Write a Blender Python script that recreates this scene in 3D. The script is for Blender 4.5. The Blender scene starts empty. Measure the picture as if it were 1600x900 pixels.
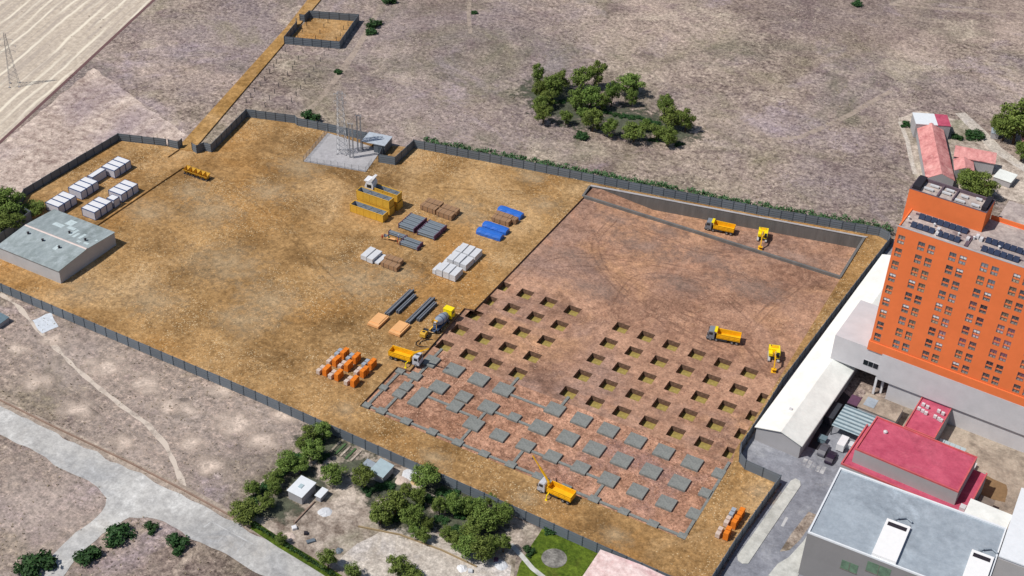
import bpy, bmesh, math, random
from mathutils import Vector, Matrix, noise
from mathutils.geometry import tessellate_polygon
random.seed(7)
SC = bpy.context.scene
COL = SC.collection
PI = math.pi
rad = math.radians

# ------------------------------------------------------------------ camera, sky, sun, exposure
CF = 2120.2                                     # focal length in pixels of the 1600 px wide photograph
CR = ((0.87625235, 0.48075008, 0.03257576),     # camera right, down, forward in world axes
      (0.30777194, -0.50638734, -0.8055112),
      (-0.37075362, 0.71585699, -0.59168448))
CC = Vector((103.036, -258.968, 212.991))
cam = bpy.data.cameras.new('camera'); camo = bpy.data.objects.new('camera', cam); COL.objects.link(camo)
cam.sensor_width = 36.0; cam.lens = CF / 1600 * 36.0; cam.clip_end = 9000; cam.clip_start = 1
camo.matrix_world = Matrix(((CR[0][0], -CR[1][0], -CR[2][0], CC.x),
                            (CR[0][1], -CR[1][1], -CR[2][1], CC.y),
                            (CR[0][2], -CR[1][2], -CR[2][2], CC.z), (0, 0, 0, 1)))
SC.camera = camo
SUN_EL, SHADOW_AZ = 55.5, 49.0                  # shadows run towards azimuth 49 deg (from +x to +y)
w = bpy.data.worlds.new('World'); SC.world = w; w.use_nodes = True
nt = w.node_tree; sky = nt.nodes.new('ShaderNodeTexSky'); sky.sky_type = 'NISHITA'; sky.sun_disc = False
sky.sun_elevation = rad(SUN_EL); sky.sun_rotation = rad(221)
bg = nt.nodes['Background']; bg.inputs[1].default_value = 0.072
nt.links.new(sky.outputs[0], bg.inputs[0])
sl = bpy.data.lights.new('sun', 'SUN'); sl.energy = 3.95; sl.angle = rad(0.6); sl.color = (1.0, 0.955, 0.89)
so = bpy.data.objects.new('sun', sl); COL.objects.link(so)
sd = Vector((math.cos(rad(SHADOW_AZ)) * math.cos(rad(SUN_EL)), math.sin(rad(SHADOW_AZ)) * math.cos(rad(SUN_EL)), -math.sin(rad(SUN_EL))))
so.rotation_euler = sd.to_track_quat('-Z', 'Y').to_euler()
SC.view_settings.view_transform = 'Standard'; SC.view_settings.look = 'None'
SC.view_settings.exposure = 0.0; SC.view_settings.gamma = 1.0

# ------------------------------------------------------------------ helpers
def P(px, py, z=0.0):
    """ground point (metres) seen at a pixel of the 1600 x 900 photograph"""
    a, b = (px - 800) / CF, (py - 450) / CF
    d = Vector([CR[0][k] * a + CR[1][k] * b + CR[2][k] for k in range(3)])
    return CC + d * ((z - CC.z) / d.z)
def PPM(p):
    return CF / (Vector(p) - CC).length

def tag(o, label=None, cat=None, group=None, kind=None):
    if label: o['label'] = label
    if cat: o['category'] = cat
    if group: o['group'] = group
    if kind: o['kind'] = kind
    return o
def empty(name, loc, rz=0.0, label=None, cat=None, group=None):
    o = bpy.data.objects.new(name, None); COL.objects.link(o)
    o.location = loc; o.rotation_euler = (0, 0, rz); o.empty_display_size = 0.3
    return tag(o, label, cat, group)
def link(name, me, parent=None, loc=None, rz=None):
    o = bpy.data.objects.new(name, me); COL.objects.link(o)
    if parent: o.parent = parent
    if loc is not None: o.location = loc
    if rz is not None: o.rotation_euler = (0, 0, rz)
    return o
def copy_tree(root, loc, rz, label=None, group=None):
    def cp(o, par):
        c = o.copy(); COL.objects.link(c)
        if par: c.parent = par
        for ch in list(o.children): cp(ch, c)
        return c
    kids = list(root.children)
    r = root.copy(); COL.objects.link(r); r.location = loc; r.rotation_euler = (0, 0, rz)
    for ch in kids: cp(ch, r)
    if label: r['label'] = label
    if group: r['group'] = group
    return r

class MB:
    def __init__(s): s.v = []; s.f = []
    def add(s, vs, fs):
        n = len(s.v); s.v += [tuple(v) for v in vs]; s.f += [tuple(i + n for i in f) for f in fs]; return s
    def box(s, x0, x1, y0, y1, z0, z1):
        return s.add([(x0, y0, z0), (x1, y0, z0), (x1, y1, z0), (x0, y1, z0), (x0, y0, z1), (x1, y0, z1), (x1, y1, z1), (x0, y1, z1)],
                     [(0, 3, 2, 1), (4, 5, 6, 7), (0, 1, 5, 4), (1, 2, 6, 5), (2, 3, 7, 6), (3, 0, 4, 7)])
    def prism(s, poly, z0, z1):
        n = len(poly)
        return s.add([(p[0], p[1], z0) for p in poly] + [(p[0], p[1], z1) for p in poly],
                     [tuple(range(n))[::-1], tuple(range(n, 2 * n))] + [(i, (i + 1) % n, n + (i + 1) % n, n + i) for i in range(n)])
    def prism_y(s, prof, y0, y1):          # profile in x,z swept along y
        n = len(prof)
        return s.add([(p[0], y0, p[1]) for p in prof] + [(p[0], y1, p[1]) for p in prof],
                     [tuple(range(n)), tuple(range(n, 2 * n))[::-1]] + [(i, n + i, n + (i + 1) % n, (i + 1) % n) for i in range(n)])
    def prism_x(s, prof, x0, x1):          # profile in y,z swept along x
        n = len(prof)
        return s.add([(x0, p[0], p[1]) for p in prof] + [(x1, p[0], p[1]) for p in prof],
                     [tuple(range(n)), tuple(range(n, 2 * n))[::-1]] + [(i, n + i, n + (i + 1) % n, (i + 1) % n) for i in range(n)])
    def tube(s, p0, p1, r, n=6, r1=None):
        p0, p1 = Vector(p0), Vector(p1); d = (p1 - p0).normalized(); r1 = r if r1 is None else r1
        u = d.orthogonal().normalized(); v = d.cross(u)
        vs = [p0 + (u * math.cos(2 * PI * i / n) + v * math.sin(2 * PI * i / n)) * r for i in range(n)] + \
             [p1 + (u * math.cos(2 * PI * i / n) + v * math.sin(2 * PI * i / n)) * r1 for i in range(n)]
        return s.add(vs, [tuple(range(n))[::-1], tuple(range(n, 2 * n))] + [(i, (i + 1) % n, n + (i + 1) % n, n + i) for i in range(n)])
    def bar(s, p0, p1, wd, h):             # rectangular bar between two points
        p0, p1 = Vector(p0), Vector(p1); d = (p1 - p0).normalized()
        u = d.cross(Vector((0, 0, 1)))
        u = u.normalized() if u.length > 1e-4 else Vector((1, 0, 0)); v = u.cross(d)
        q = [(-1, -1), (1, -1), (1, 1), (-1, 1)]
        vs = [p + u * (a * wd / 2) + v * (b * h / 2) for p in (p0, p1) for a, b in q]
        return s.add(vs, [(3, 2, 1, 0), (4, 5, 6, 7)] + [(i, (i + 1) % 4, 4 + (i + 1) % 4, 4 + i) for i in range(4)])
    def lathe(s, axis_pts, n=12):          # axis_pts: (Vector, radius), along a straight axis
        d = (Vector(axis_pts[-1][0]) - Vector(axis_pts[0][0])).normalized(); u = d.orthogonal().normalized(); v = d.cross(u)
        vs = []; fs = []
        for p, r in axis_pts:
            vs += [Vector(p) + (u * math.cos(2 * PI * i / n) + v * math.sin(2 * PI * i / n)) * r for i in range(n)]
        for k in range(len(axis_pts) - 1):
            fs += [(k * n + i, k * n + (i + 1) % n, (k + 1) * n + (i + 1) % n, (k + 1) * n + i) for i in range(n)]
        fs += [tuple(range(n))[::-1], tuple(range((len(axis_pts) - 1) * n, len(axis_pts) * n))]
        return s.add(vs, fs)
    def mesh(s, name, m, fix=True, smooth=False):
        me = bpy.data.meshes.new(name); me.from_pydata(s.v, [], s.f)
        if fix:
            bm = bmesh.new(); bm.from_mesh(me); bmesh.ops.recalc_face_normals(bm, faces=bm.faces); bm.to_mesh(me); bm.free()
        if smooth:
            for p in me.polygons: p.use_smooth = True
        me.materials.append(m); me.update(); return me
    def build(s, name, m, parent=None, fix=True, smooth=False):
        return link(name, s.mesh(name, m, fix, smooth), parent)

def sheet(name, outer, m, holes=(), z=0.0, kind='structure', label=None, cat=None):
    loops = [[Vector((p[0], p[1], 0)) for p in l] for l in [outer] + list(holes)]
    flat = [v for l in loops for v in l]
    tris = tessellate_polygon(loops)
    vs = [(v.x, v.y, z) for v in flat]; fs = []
    for a, b, c in tris:
        A, B, Cc = flat[a], flat[b], flat[c]
        fs.append((a, b, c) if (B - A).cross(Cc - A).z > 0 else (a, c, b))
    mb = MB(); mb.add(vs, fs)
    return tag(mb.build(name, m, fix=False), label, cat, None, kind)
def strip(pts, wd):
    """outline of a ribbon of width wd along a polyline"""
    L, R = [], []
    for i, p in enumerate(pts):
        a = Vector(pts[max(i - 1, 0)][:2]); b = Vector(pts[min(i + 1, len(pts) - 1)][:2]); d = (b - a).normalized(); n = Vector((-d.y, d.x))
        ww = wd * (0.85 + 0.3 * random.random()) if len(pts) > 4 else wd
        L.append(Vector(p[:2]) + n * ww / 2); R.append(Vector(p[:2]) - n * ww / 2)
    return L + R[::-1]
def wobble(poly, amp, step=3.0):
    out = []
    for i in range(len(poly)):
        a = Vector(poly[i][:2]); b = Vector(poly[(i + 1) % len(poly)][:2]); n = max(1, int((b - a).length / step)); d = (b - a).normalized() if n else 0
        for k in range(n):
            p = a.lerp(b, k / n); off = noise.noise(Vector((p.x * .23, p.y * .23, 3.1))) * amp
            out.append((p.x - d.y * off, p.y + d.x * off))
    return out
ORD = ['first', 'second', 'third', 'fourth', 'fifth', 'sixth', 'seventh', 'eighth', 'ninth', 'tenth', 'eleventh', 'twelfth', 'thirteenth',
       'fourteenth', 'fifteenth', 'sixteenth', 'seventeenth', 'eighteenth', 'nineteenth', 'twentieth', 'twenty-first', 'twenty-second', 'twenty-third', 'twenty-fourth', 'twenty-fifth']

# ------------------------------------------------------------------ materials
def lin(c):
    return tuple(((x / 255) / 12.92 if x / 255 <= .04045 else ((x / 255 + .055) / 1.055) ** 2.4) for x in c) + (1,)
def nmat(name):
    m = bpy.data.materials.new(name); m.use_nodes = True
    return m, m.node_tree, m.node_tree.nodes['Principled BSDF']
def tex(nt, sc, det=6, rough=.6, dist=0.0, vec=None, obj=True):
    n = nt.nodes.new('ShaderNodeTexNoise'); n.inputs['Scale'].default_value = sc; n.inputs['Detail'].default_value = det
    n.inputs['Roughness'].default_value = rough; n.inputs['Distortion'].default_value = dist
    if vec is not None: nt.links.new(vec, n.inputs['Vector'])
    return n.outputs['Fac']
def ramp(nt, fac, stops):
    r = nt.nodes.new('ShaderNodeValToRGB'); nt.links.new(fac, r.inputs[0]); e = r.color_ramp.elements
    while len(e) < len(stops): e.new(.5)
    for k, (p, c) in enumerate(stops):
        e[k].position = p; e[k].color = c if len(c) == 4 else tuple(c) + (1,)
    return r.outputs[0]
def mix(nt, fac, a, b, mode='MIX'):
    n = nt.nodes.new('ShaderNodeMix'); n.data_type = 'RGBA'; n.blend_type = mode; n.clamp_factor = True
    for sock, v in ((n.inputs[0], fac), (n.inputs[6], a), (n.inputs[7], b)):
        if hasattr(v, 'is_linked'): nt.links.new(v, sock)
        else: sock.default_value = v
    return n.outputs[2]
def math_n(nt, op, a, b=0.0, clamp=False):
    n = nt.nodes.new('ShaderNodeMath'); n.operation = op; n.use_clamp = clamp
    for s, v in ((n.inputs[0], a), (n.inputs[1], b)):
        if hasattr(v, 'is_linked'): nt.links.new(v, s)
        else: s.default_value = v
    return n.outputs[0]
W0, W1 = (0, 0, 0, 1), (1, 1, 1, 1)
def bw(nt, fac, a, b): return ramp(nt, fac, [(a, W0), (b, W1)])
def objvec(nt, scale=None, rot=None):
    t = nt.nodes.new('ShaderNodeTexCoord'); v = t.outputs['Object']
    if scale or rot:
        mp = nt.nodes.new('ShaderNodeMapping'); nt.links.new(v, mp.inputs[0])
        if scale: mp.inputs['Scale'].default_value = scale
        if rot: mp.inputs['Rotation'].default_value = rot
        v = mp.outputs[0]
    return v
def bump(nt, bs, h, strength, dist):
    b = nt.nodes.new('ShaderNodeBump'); b.inputs['Strength'].default_value = strength; b.inputs['Distance'].default_value = dist
    nt.links.new(h, b.inputs['Height']); nt.links.new(b.outputs[0], bs.inputs['Normal'])
def mk(name, c, rough=.7, metal=0.0, var=.18, sc=1.2, spec=.3, streak=None):
    """plain object material: base colour broken up by two noises"""
    m, nt, bs = nmat(name); v = objvec(nt, streak)
    f = tex(nt, sc, 6, .65, vec=v); f2 = tex(nt, sc * 7, 4, .6, vec=v)
    a = tuple(x * (1 - var) for x in c[:3]) + (1,); b = tuple(min(1, x * (1 + var)) for x in c[:3]) + (1,)
    col = mix(nt, bw(nt, f, .3, .7), a, b); g = ramp(nt, f2, [(.3, (1 - var * .6,) * 3), (.7, (1.0,) * 3)])
    col = mix(nt, 1.0, col, g, 'MULTIPLY')
    nt.links.new(col, bs.inputs['Base Color']); bs.inputs['Roughness'].default_value = rough; bs.inputs['Metallic'].default_value = metal
    bs.inputs['Specular IOR Level'].default_value = spec
    return m
def speck(nt, v, col, sc, r, keep, c, cl=None):
    vo = nt.nodes.new('ShaderNodeTexVoronoi'); vo.inputs['Scale'].default_value = sc; nt.links.new(v, vo.inputs['Vector'])
    sp = nt.nodes.new('ShaderNodeSeparateColor'); nt.links.new(vo.outputs['Color'], sp.inputs[0])
    near = math_n(nt, 'LESS_THAN', vo.outputs['Distance'], r); k = math_n(nt, 'LESS_THAN', sp.outputs[0], keep)
    k = math_n(nt, 'MULTIPLY', near, k)
    if cl is not None: k = math_n(nt, 'MULTIPLY', k, cl)
    return mix(nt, math_n(nt, 'MULTIPLY', k, .75), col, c)
def gmat(name, dark, light, tints=(), fine=.9, mid=.13, large=.018, cf=(.36, .64), amt=.55, specks=(), bs_=.6, bd=.25, warp=0.0, stretch=None, rough=.95, grain=.3):
    """ground: fine clods x medium mottling x large patches, then tinted patches and specks"""
    m, nt, b = nmat(name); v = objvec(nt, stretch)
    F = tex(nt, fine, 8, .72, warp, v); M = tex(nt, mid, 7, .65, warp, v); L = tex(nt, large, 5, .55, .6, v)
    f = math_n(nt, 'ADD', math_n(nt, 'MULTIPLY', F, amt), math_n(nt, 'MULTIPLY', M, 1 - amt))
    f = math_n(nt, 'ADD', f, math_n(nt, 'MULTIPLY', math_n(nt, 'SUBTRACT', L, .5), .35))
    col = mix(nt, bw(nt, f, cf[0], cf[1]), lin(dark), lin(light))
    for k, (c, sc, a, bb, am) in enumerate(tints):
        T = tex(nt, sc, 6, .65, .8, objvec(nt, (1, 1, 1), (0, 0, .7 * k + .3)))
        col = mix(nt, math_n(nt, 'MULTIPLY', bw(nt, T, a, bb), am), col, mix(nt, 1.0, lin(c), ramp(nt, F, [(.32, (.6,) * 3), (.68, (1.25,) * 3)]), 'MULTIPLY'))
    G = tex(nt, 1.9, 4, .75, 0, objvec(nt)); G2 = tex(nt, .75, 3, .7, 0, objvec(nt, (1, 1, 1), (0, 0, 1.1)))
    col = mix(nt, 1.0, col, ramp(nt, G, [(.3, (1 - grain,) * 3), (.7, (1 + grain,) * 3)]), 'MULTIPLY')
    col = mix(nt, 1.0, col, ramp(nt, G2, [(.3, (1 - grain * .7,) * 3), (.7, (1 + grain * .7,) * 3)]), 'MULTIPLY')
    cl = bw(nt, tex(nt, .06, 5, .65, .5, objvec(nt, (1, 1, 1), (0, 0, 2.0))), .46, .6)
    for (sc, r, keep, c) in specks: col = speck(nt, v, col, sc, r, keep, lin(c), cl)
    nt.links.new(col, b.inputs['Base Color']); b.inputs['Roughness'].default_value = rough; b.inputs['Specular IOR Level'].default_value = .15
    bump(nt, b, F, bs_, bd)
    return m

M = {}
M['scrub'] = gmat('dry_scrub', (90, 76, 72), (202, 183, 168), [((140, 128, 134), .012, .46, .62, .55), ((138, 130, 104), .03, .5, .68, .6), ((96, 78, 80), .055, .54, .68, .5), ((206, 184, 170), .016, .54, .7, .6), ((132, 112, 114), .1, .54, .68, .5), ((112, 110, 90), .02, .54, .66, .6), ((118, 102, 98), .007, .5, .6, .4), ((214, 198, 178), .04, .56, .7, .55), ((186, 170, 182), .028, .56, .7, .45)],
                  fine=.7, mid=.2, cf=(.37, .63), amt=.72, specks=[(.9, .26, .45, (66, 56, 54)), (1.1, .24, .3, (212, 198, 180))], bs_=.9, bd=.5, grain=.36)
M['plotsoil'] = gmat('plot_soil', (112, 98, 88), (214, 200, 186), [((120, 122, 96), .05, .5, .66, .6), ((228, 214, 200), .07, .55, .7, .7)], fine=.4, mid=.12, cf=(.37, .63), specks=[(.3, .2, .12, (70, 60, 56)), (.35, .18, .08, (235, 230, 222))])
M['palefield'] = gmat('pale_field', (140, 120, 112), (226, 208, 194), [((150, 134, 144), .03, .48, .65, .6)], fine=.38, mid=.1, cf=(.37, .63), amt=.7, specks=[(.3, .22, .18, (120, 96, 92))], bs_=.8, bd=.5)
M['dirt'] = gmat('site_dirt', (121, 91, 54), (188, 150, 102), [((206, 174, 132), .025, .54, .70, .75), ((112, 84, 50), .035, .52, .68, .75), ((174, 124, 64), .017, .5, .66, .6), ((196, 162, 116), .09, .55, .7, .5)],
                 fine=.7, mid=.1, large=.03, cf=(.36, .64), amt=.5, specks=[(2.0, .27, .55, (226, 204, 166)), (1.5, .24, .35, (218, 194, 156)), (1.7, .26, .3, (84, 60, 36))], bs_=.6, bd=.25, grain=.34)
M['dust'] = None; M['damp'] = None
M['track'] = gmat('track_dirt', (138, 104, 58), (186, 146, 92), [((206, 172, 128), .03, .52, .7, .6)], fine=.4, mid=.1, cf=(.36, .64))
M['red'] = gmat('red_soil', (130, 97, 80), (194, 152, 126), [((150, 124, 114), .022, .48, .64, .75), ((196, 150, 112), .03, .52, .68, .7), ((108, 80, 66), .05, .54, .68, .65), ((184, 138, 112), .11, .55, .7, .6)],
                fine=.5, mid=.08, large=.03, cf=(.37, .63), amt=.55, warp=.25, specks=[(1.8, .24, .35, (208, 174, 148)), (1.3, .24, .35, (96, 68, 56))], bs_=.8, bd=.35, grain=.32)
M['redfront'] = gmat('red_clods', (122, 88, 70), (202, 156, 130), [((178, 130, 100), .04, .5, .66, .55), ((152, 122, 118), .03, .54, .68, .7), ((122, 84, 66), .12, .54, .68, .6)], fine=.7, mid=.15, cf=(.38, .62), amt=.62, warp=.3, specks=[(1.6, .26, .45, (214, 176, 150)), (1.4, .26, .4, (86, 58, 48))], bs_=.9, bd=.4, grain=.4)
M['pitwall'] = gmat('pit_wall', (104, 80, 66), (136, 108, 92), fine=1.5, mid=.4)
M['pitfloor'] = gmat('pit_floor', (140, 122, 66), (162, 145, 84), [((134, 122, 76), .2, .5, .7, .5)], fine=.8, mid=.2, bs_=.3, grain=.12)
M['asphalt'] = gmat('worn_asphalt', (118, 120, 128), (158, 160, 168), [((186, 186, 186), .06, .55, .7, .6), ((100, 102, 112), .04, .5, .68, .5)], fine=.5, mid=.1, bs_=.2, bd=.05, grain=.14)
M['paleroad'] = gmat('pale_road', (160, 158, 156), (202, 200, 196), [((152, 154, 158), .05, .48, .66, .6), ((216, 215, 212), .06, .56, .7, .8), ((190, 182, 172), .09, .56, .7, .5)], fine=.6, mid=.12, bs_=.25, bd=.06, grain=.14)
M['gravel'] = gmat('pale_gravel', (166, 156, 146), (208, 199, 188), [((204, 198, 196), .08, .5, .65, .6)], fine=.8, mid=.2, bs_=.4, bd=.1)
M['sidewalk'] = gmat('sidewalk', (176, 176, 170), (210, 210, 204), [((160, 160, 156), .1, .5, .65, .5)], fine=.7, mid=.2, bs_=.2, bd=.05, grain=.07)
M['lawn'] = gmat('lawn_grass', (58, 78, 22), (112, 130, 44), [((92, 84, 40), .15, .55, .7, .5)], fine=1.0, mid=.2, bs_=.8, bd=.3)
M['bedsoil'] = gmat('bed_soil', (96, 94, 90), (160, 156, 150), fine=.9, mid=.3)
def softmat(name, c, rim=.38, soft=.2, amt=1.0):
    m, nt, b = nmat(name); t = nt.nodes.new('ShaderNodeTexCoord'); g = t.outputs['Generated']
    fl = nt.nodes.new('ShaderNodeVectorMath'); fl.operation = 'MULTIPLY'; nt.links.new(g, fl.inputs[0]); fl.inputs[1].default_value = (1, 1, 0)
    d = nt.nodes.new('ShaderNodeVectorMath'); d.operation = 'DISTANCE'; nt.links.new(fl.outputs[0], d.inputs[0]); d.inputs[1].default_value = (.5, .5, 0)
    f = tex(nt, .35, 6, .7, 0, t.outputs['Object']); h = math_n(nt, 'ADD', d.outputs['Value'], math_n(nt, 'MULTIPLY', math_n(nt, 'SUBTRACT', f, .5), 1.3))
    nt.links.new(math_n(nt, 'MULTIPLY', ramp(nt, h, [(rim - soft, W1), (rim, W0)]), amt), b.inputs['Alpha'])
    col = mix(nt, bw(nt, tex(nt, .7, 7, .72, 0, t.outputs['Object']), .37, .63), lin(tuple(x * .72 for x in c)), lin(tuple(min(255, x * 1.05) for x in c)))
    col = mix(nt, 1.0, col, ramp(nt, tex(nt, 1.9, 4, .75, 0, t.outputs['Object']), [(.3, (.72,) * 3), (.7, (1.28,) * 3)]), 'MULTIPLY')
    nt.links.new(col, b.inputs['Base Color']); b.inputs['Roughness'].default_value = .95
    return m
def rutmat(name, c, dens, lo=.4):
    m, nt, b = nmat(name); v = objvec(nt)
    nt.links.new(math_n(nt, 'MULTIPLY', bw(nt, tex(nt, .25, 6, .7, 0, v), lo, lo + .22), dens), b.inputs['Alpha']); b.inputs['Base Color'].default_value = lin(c); b.inputs['Roughness'].default_value = .95
    return m
M['pathdust'] = rutmat('path_dust', (212, 198, 184), .9, .28); M['trackdust'] = rutmat('field_track_dust', (200, 182, 166), .55, .34)
M['bare'] = softmat('bare_clay', (222, 202, 186), .4, .3)
M['sandy'] = softmat('sandy_field', (214, 196, 184), .46, .44, .62)
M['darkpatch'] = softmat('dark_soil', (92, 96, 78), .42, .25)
M['verge'] = gmat('dirt_verge', (136, 122, 112), (188, 174, 160), fine=.7, mid=.2)
M['yard'] = gmat('worn_yard', (134, 122, 110), (182, 168, 152), [((110, 98, 88), .12, .5, .66, .6)], fine=.6, mid=.2, grain=.15)
M['dust'] = softmat('pale_dust', (214, 184, 142), .46, .44, .62)
M['damp'] = softmat('damp_dirt', (128, 98, 58), .46, .44, .16)
M['greydust'] = softmat('grey_dust', (182, 152, 136), .46, .44, .55)
M['concpad'] = gmat('substation_slab', (158, 156, 158), (178, 176, 178), [((168, 166, 170), .1, .5, .65, .5)], fine=.6, mid=.12, bs_=.15, bd=.04, grain=.07)
M['conc'] = gmat('pad_concrete', (116, 119, 117), (142, 144, 140), [((98, 102, 98), .35, .52, .68, .5), ((140, 140, 132), .2, .54, .7, .5)], fine=2.3, mid=.5, bs_=0.0, bd=.01, grain=.1)
M['retain'] = mk('retaining_concrete', lin((112, 110, 108))[:3], .85, var=.2, sc=.5, streak=(1, 1, .15))
M['leaf'] = None
def leafmat(name, dark, light):
    m, nt, b = nmat(name); v = objvec(nt)
    f = tex(nt, 9.0, 3, .6, vec=v); oi = nt.nodes.new('ShaderNodeObjectInfo')
    col = mix(nt, bw(nt, f, .32, .68), lin(dark), lin(light))
    hs = nt.nodes.new('ShaderNodeHueSaturation'); nt.links.new(col, hs.inputs['Color'])
    nt.links.new(math_n(nt, 'ADD', math_n(nt, 'MULTIPLY', oi.outputs['Random'], .24), .82), hs.inputs['Value'])
    nt.links.new(math_n(nt, 'ADD', math_n(nt, 'MULTIPLY', oi.outputs['Random'], .03), .485), hs.inputs['Hue'])
    nt.links.new(hs.outputs[0], b.inputs['Base Color']); b.inputs['Roughness'].default_value = .65; b.inputs['Specular IOR Level'].default_value = .2
    return m
M['leaf'] = leafmat('tree_foliage', (74, 94, 38), (128, 146, 72))
M['bush'] = leafmat('bush_foliage', (30, 58, 32), (64, 98, 52))
M['hedge'] = leafmat('hedge_foliage', (56, 88, 56), (98, 132, 86))
M['bark'] = mk('bark', lin((84, 68, 52))[:3], .9)
M['tuft'] = leafmat('dry_tuft', (134, 122, 104), (190, 174, 150))
M['stone'] = mk('loose_stone', lin((200, 172, 130))[:3], .9, sc=.2)
M['clod'] = mk('red_clod', lin((176, 132, 110))[:3], .95, sc=.2)
def fencemat():
    m, nt, b = nmat('fence_sheet'); v = objvec(nt); oi = nt.nodes.new('ShaderNodeObjectInfo')
    f = tex(nt, 1.5, 5, .6, vec=v); col = mix(nt, f, lin((86, 94, 103)), lin((112, 120, 128)))
    g = math_n(nt, 'ADD', math_n(nt, 'MULTIPLY', oi.outputs['Random'], .22), .86)
    cb = nt.nodes.new('ShaderNodeCombineColor'); [nt.links.new(g, cb.inputs[k]) for k in range(3)]
    nt.links.new(mix(nt, 1.0, col, cb.outputs[0], 'MULTIPLY'), b.inputs['Base Color']); b.inputs['Roughness'].default_value = .55
    return m
M['fence'] = fencemat()
M['fencepost'] = mk('fence_post', lin((76, 86, 96))[:3], .5)
M['white'] = mk('white_sheet', (.74, .74, .76), .5, var=.06)
M['whitewall'] = mk('white_render', (.56, .55, .57), .8, var=.07, sc=.3)
M['roofwhite'] = mk('white_roof', (.86, .85, .80), .7, var=.1, sc=.25)
M['roofpale'] = mk('pale_roof', (.80, .82, .78), .7, var=.12, sc=.25)
M['blueframe'] = mk('blue_frame', lin((52, 78, 124))[:3], .5)
M['cabinwall'] = mk('cabin_wall', lin((196, 196, 206))[:3], .5, var=.06)
M['shedwall'] = mk('shed_wall', lin((182, 182, 184))[:3], .8, var=.08, sc=.3)
M['shedroof'] = gmat('weathered_sheet_roof', (132, 142, 144), (170, 180, 182), [((118, 128, 126), .12, .5, .66, .5), ((184, 194, 198), .2, .56, .7, .5), ((150, 160, 158), .05, .5, .65, .5)], fine=.7, mid=.2, stretch=(1, .35, 1), bs_=.2, bd=.05, rough=.8, grain=.07)
M['shedpatch'] = mk('roof_patch', lin((194, 208, 210))[:3], .7)
M['ridgecap'] = mk('ridge_cap', lin((214, 198, 192))[:3], .7, var=.15, sc=.4)
M['orange'] = mk('orange_render', lin((230, 123, 72))[:3], .85, var=.07, sc=.12, spec=.1)
M['glass'] = None
def glassmat(nm='window_glass', k=(1, 1, 1), met=.75):
    m, nt, b = nmat(nm); v = objvec(nt); f = tex(nt, .35, 3, .5, vec=v)
    nt.links.new(mix(nt, bw(nt, f, .4, .6), (.30 * k[0], .31 * k[1], .33 * k[2], 1), (.62 * k[0], .62 * k[1], .64 * k[2], 1)), b.inputs['Base Color'])
    b.inputs['Metallic'].default_value = met; b.inputs['Roughness'].default_value = .12
    return m
M['glass'] = glassmat(); M['tanglass'] = glassmat('curtained_glass', (.95, .75, .5), .3); M['paleglass'] = glassmat('pale_glass', (1.3, 1.3, 1.3), .5); M['dimglass'] = glassmat('dim_glass', (.4, .4, .42), .6)
M['dglass'] = mk('dark_glass', (.02, .025, .03), .1, spec=.6, var=.1)
M['frame'] = mk('window_frame', lin((124, 114, 106))[:3], .6)
M['roofgrey'] = gmat('tower_roof_gravel', (142, 130, 128), (198, 184, 176), [((112, 98, 104), .15, .54, .7, .6)], fine=.8, mid=.25, bs_=.3, bd=.05, grain=.14)
M['solar'] = mk('solar_glass', lin((36, 48, 74))[:3], .25, var=.25, sc=.9, spec=.6)
M['capdark'] = mk('parapet_coping', lin((104, 88, 98))[:3], .8)
M['hvac'] = mk('vent_metal', lin((206, 206, 208))[:3], .5, var=.12)
M['dark'] = mk('dark_metal', lin((46, 42, 50))[:3], .7)  # even dark violet-grey base colour
M['redroof'] = gmat('red_membrane', (168, 70, 94), (198, 96, 118), [((182, 92, 112), .06, .5, .66, .6), ((206, 120, 132), .12, .6, .74, .5)], fine=.5, mid=.12, bs_=.2, bd=.05, grain=.07)
M['redtrim'] = mk('red_trim', lin((198, 96, 100))[:3], .8, var=.15, sc=.5)
M['tile'] = gmat('red_tile', (190, 122, 120), (230, 170, 164), [((166, 94, 98), .2, .5, .66, .7), ((232, 184, 174), .16, .56, .7, .6)], fine=.8, mid=.25, stretch=(1, .4, 1), bs_=.4, bd=.1, grain=.14)
M['greywall'] = mk('grey_render', lin((168, 166, 168))[:3], .85, var=.06, sc=.25)
M['darkwall'] = mk('graphite_render', lin((138, 136, 136))[:3], .85, var=.06, sc=.25)
M['bluegreyroof'] = gmat('blue_grey_membrane', (142, 152, 162), (168, 178, 187), [((130, 140, 150), .05, .5, .66, .5), ((178, 190, 200), .08, .54, .7, .5)], fine=.6, mid=.12, bs_=.15, bd=.04, grain=.07)
M['parapet'] = mk('white_parapet', lin((222, 226, 230))[:3], .7, var=.05)
M['skylight'] = mk('white_skylight', (.84, .84, .84), .4, var=.03)
M['greenwin'] = mk('green_glass', lin((104, 132, 108))[:3], .2, var=.35, sc=.8, spec=.6)
M['stripe'] = mk('ribbed_sheet', lin((172, 190, 196))[:3], .5, var=.1)
M['darkrib'] = mk('dark_rib', lin((110, 130, 140))[:3], .5)
M['pinktile'] = gmat('faded_pink_tile', (206, 176, 172), (244, 226, 222), [((214, 160, 164), .12, .5, .68, .6)], fine=.6, mid=.15, bs_=.2, bd=.05, grain=.14)
M['yellow'] = mk('yellow_paint', lin((238, 180, 24))[:3], .5, var=.14, sc=.9, spec=.4)
M['byellow'] = mk('bright_yellow_paint', lin((248, 222, 20))[:3], .4, var=.05, spec=.5)
M['ochre'] = mk('ochre_steel', lin((214, 168, 62))[:3], .55, var=.12, sc=.6)
M['steelin'] = mk('bare_steel', lin((148, 156, 166))[:3], .5, var=.18, sc=.5)
M['rubber'] = mk('rubber', (.02, .02, .022), .8)
M['hub'] = mk('wheel_hub', lin((150, 152, 156))[:3], .4, .3)
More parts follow.
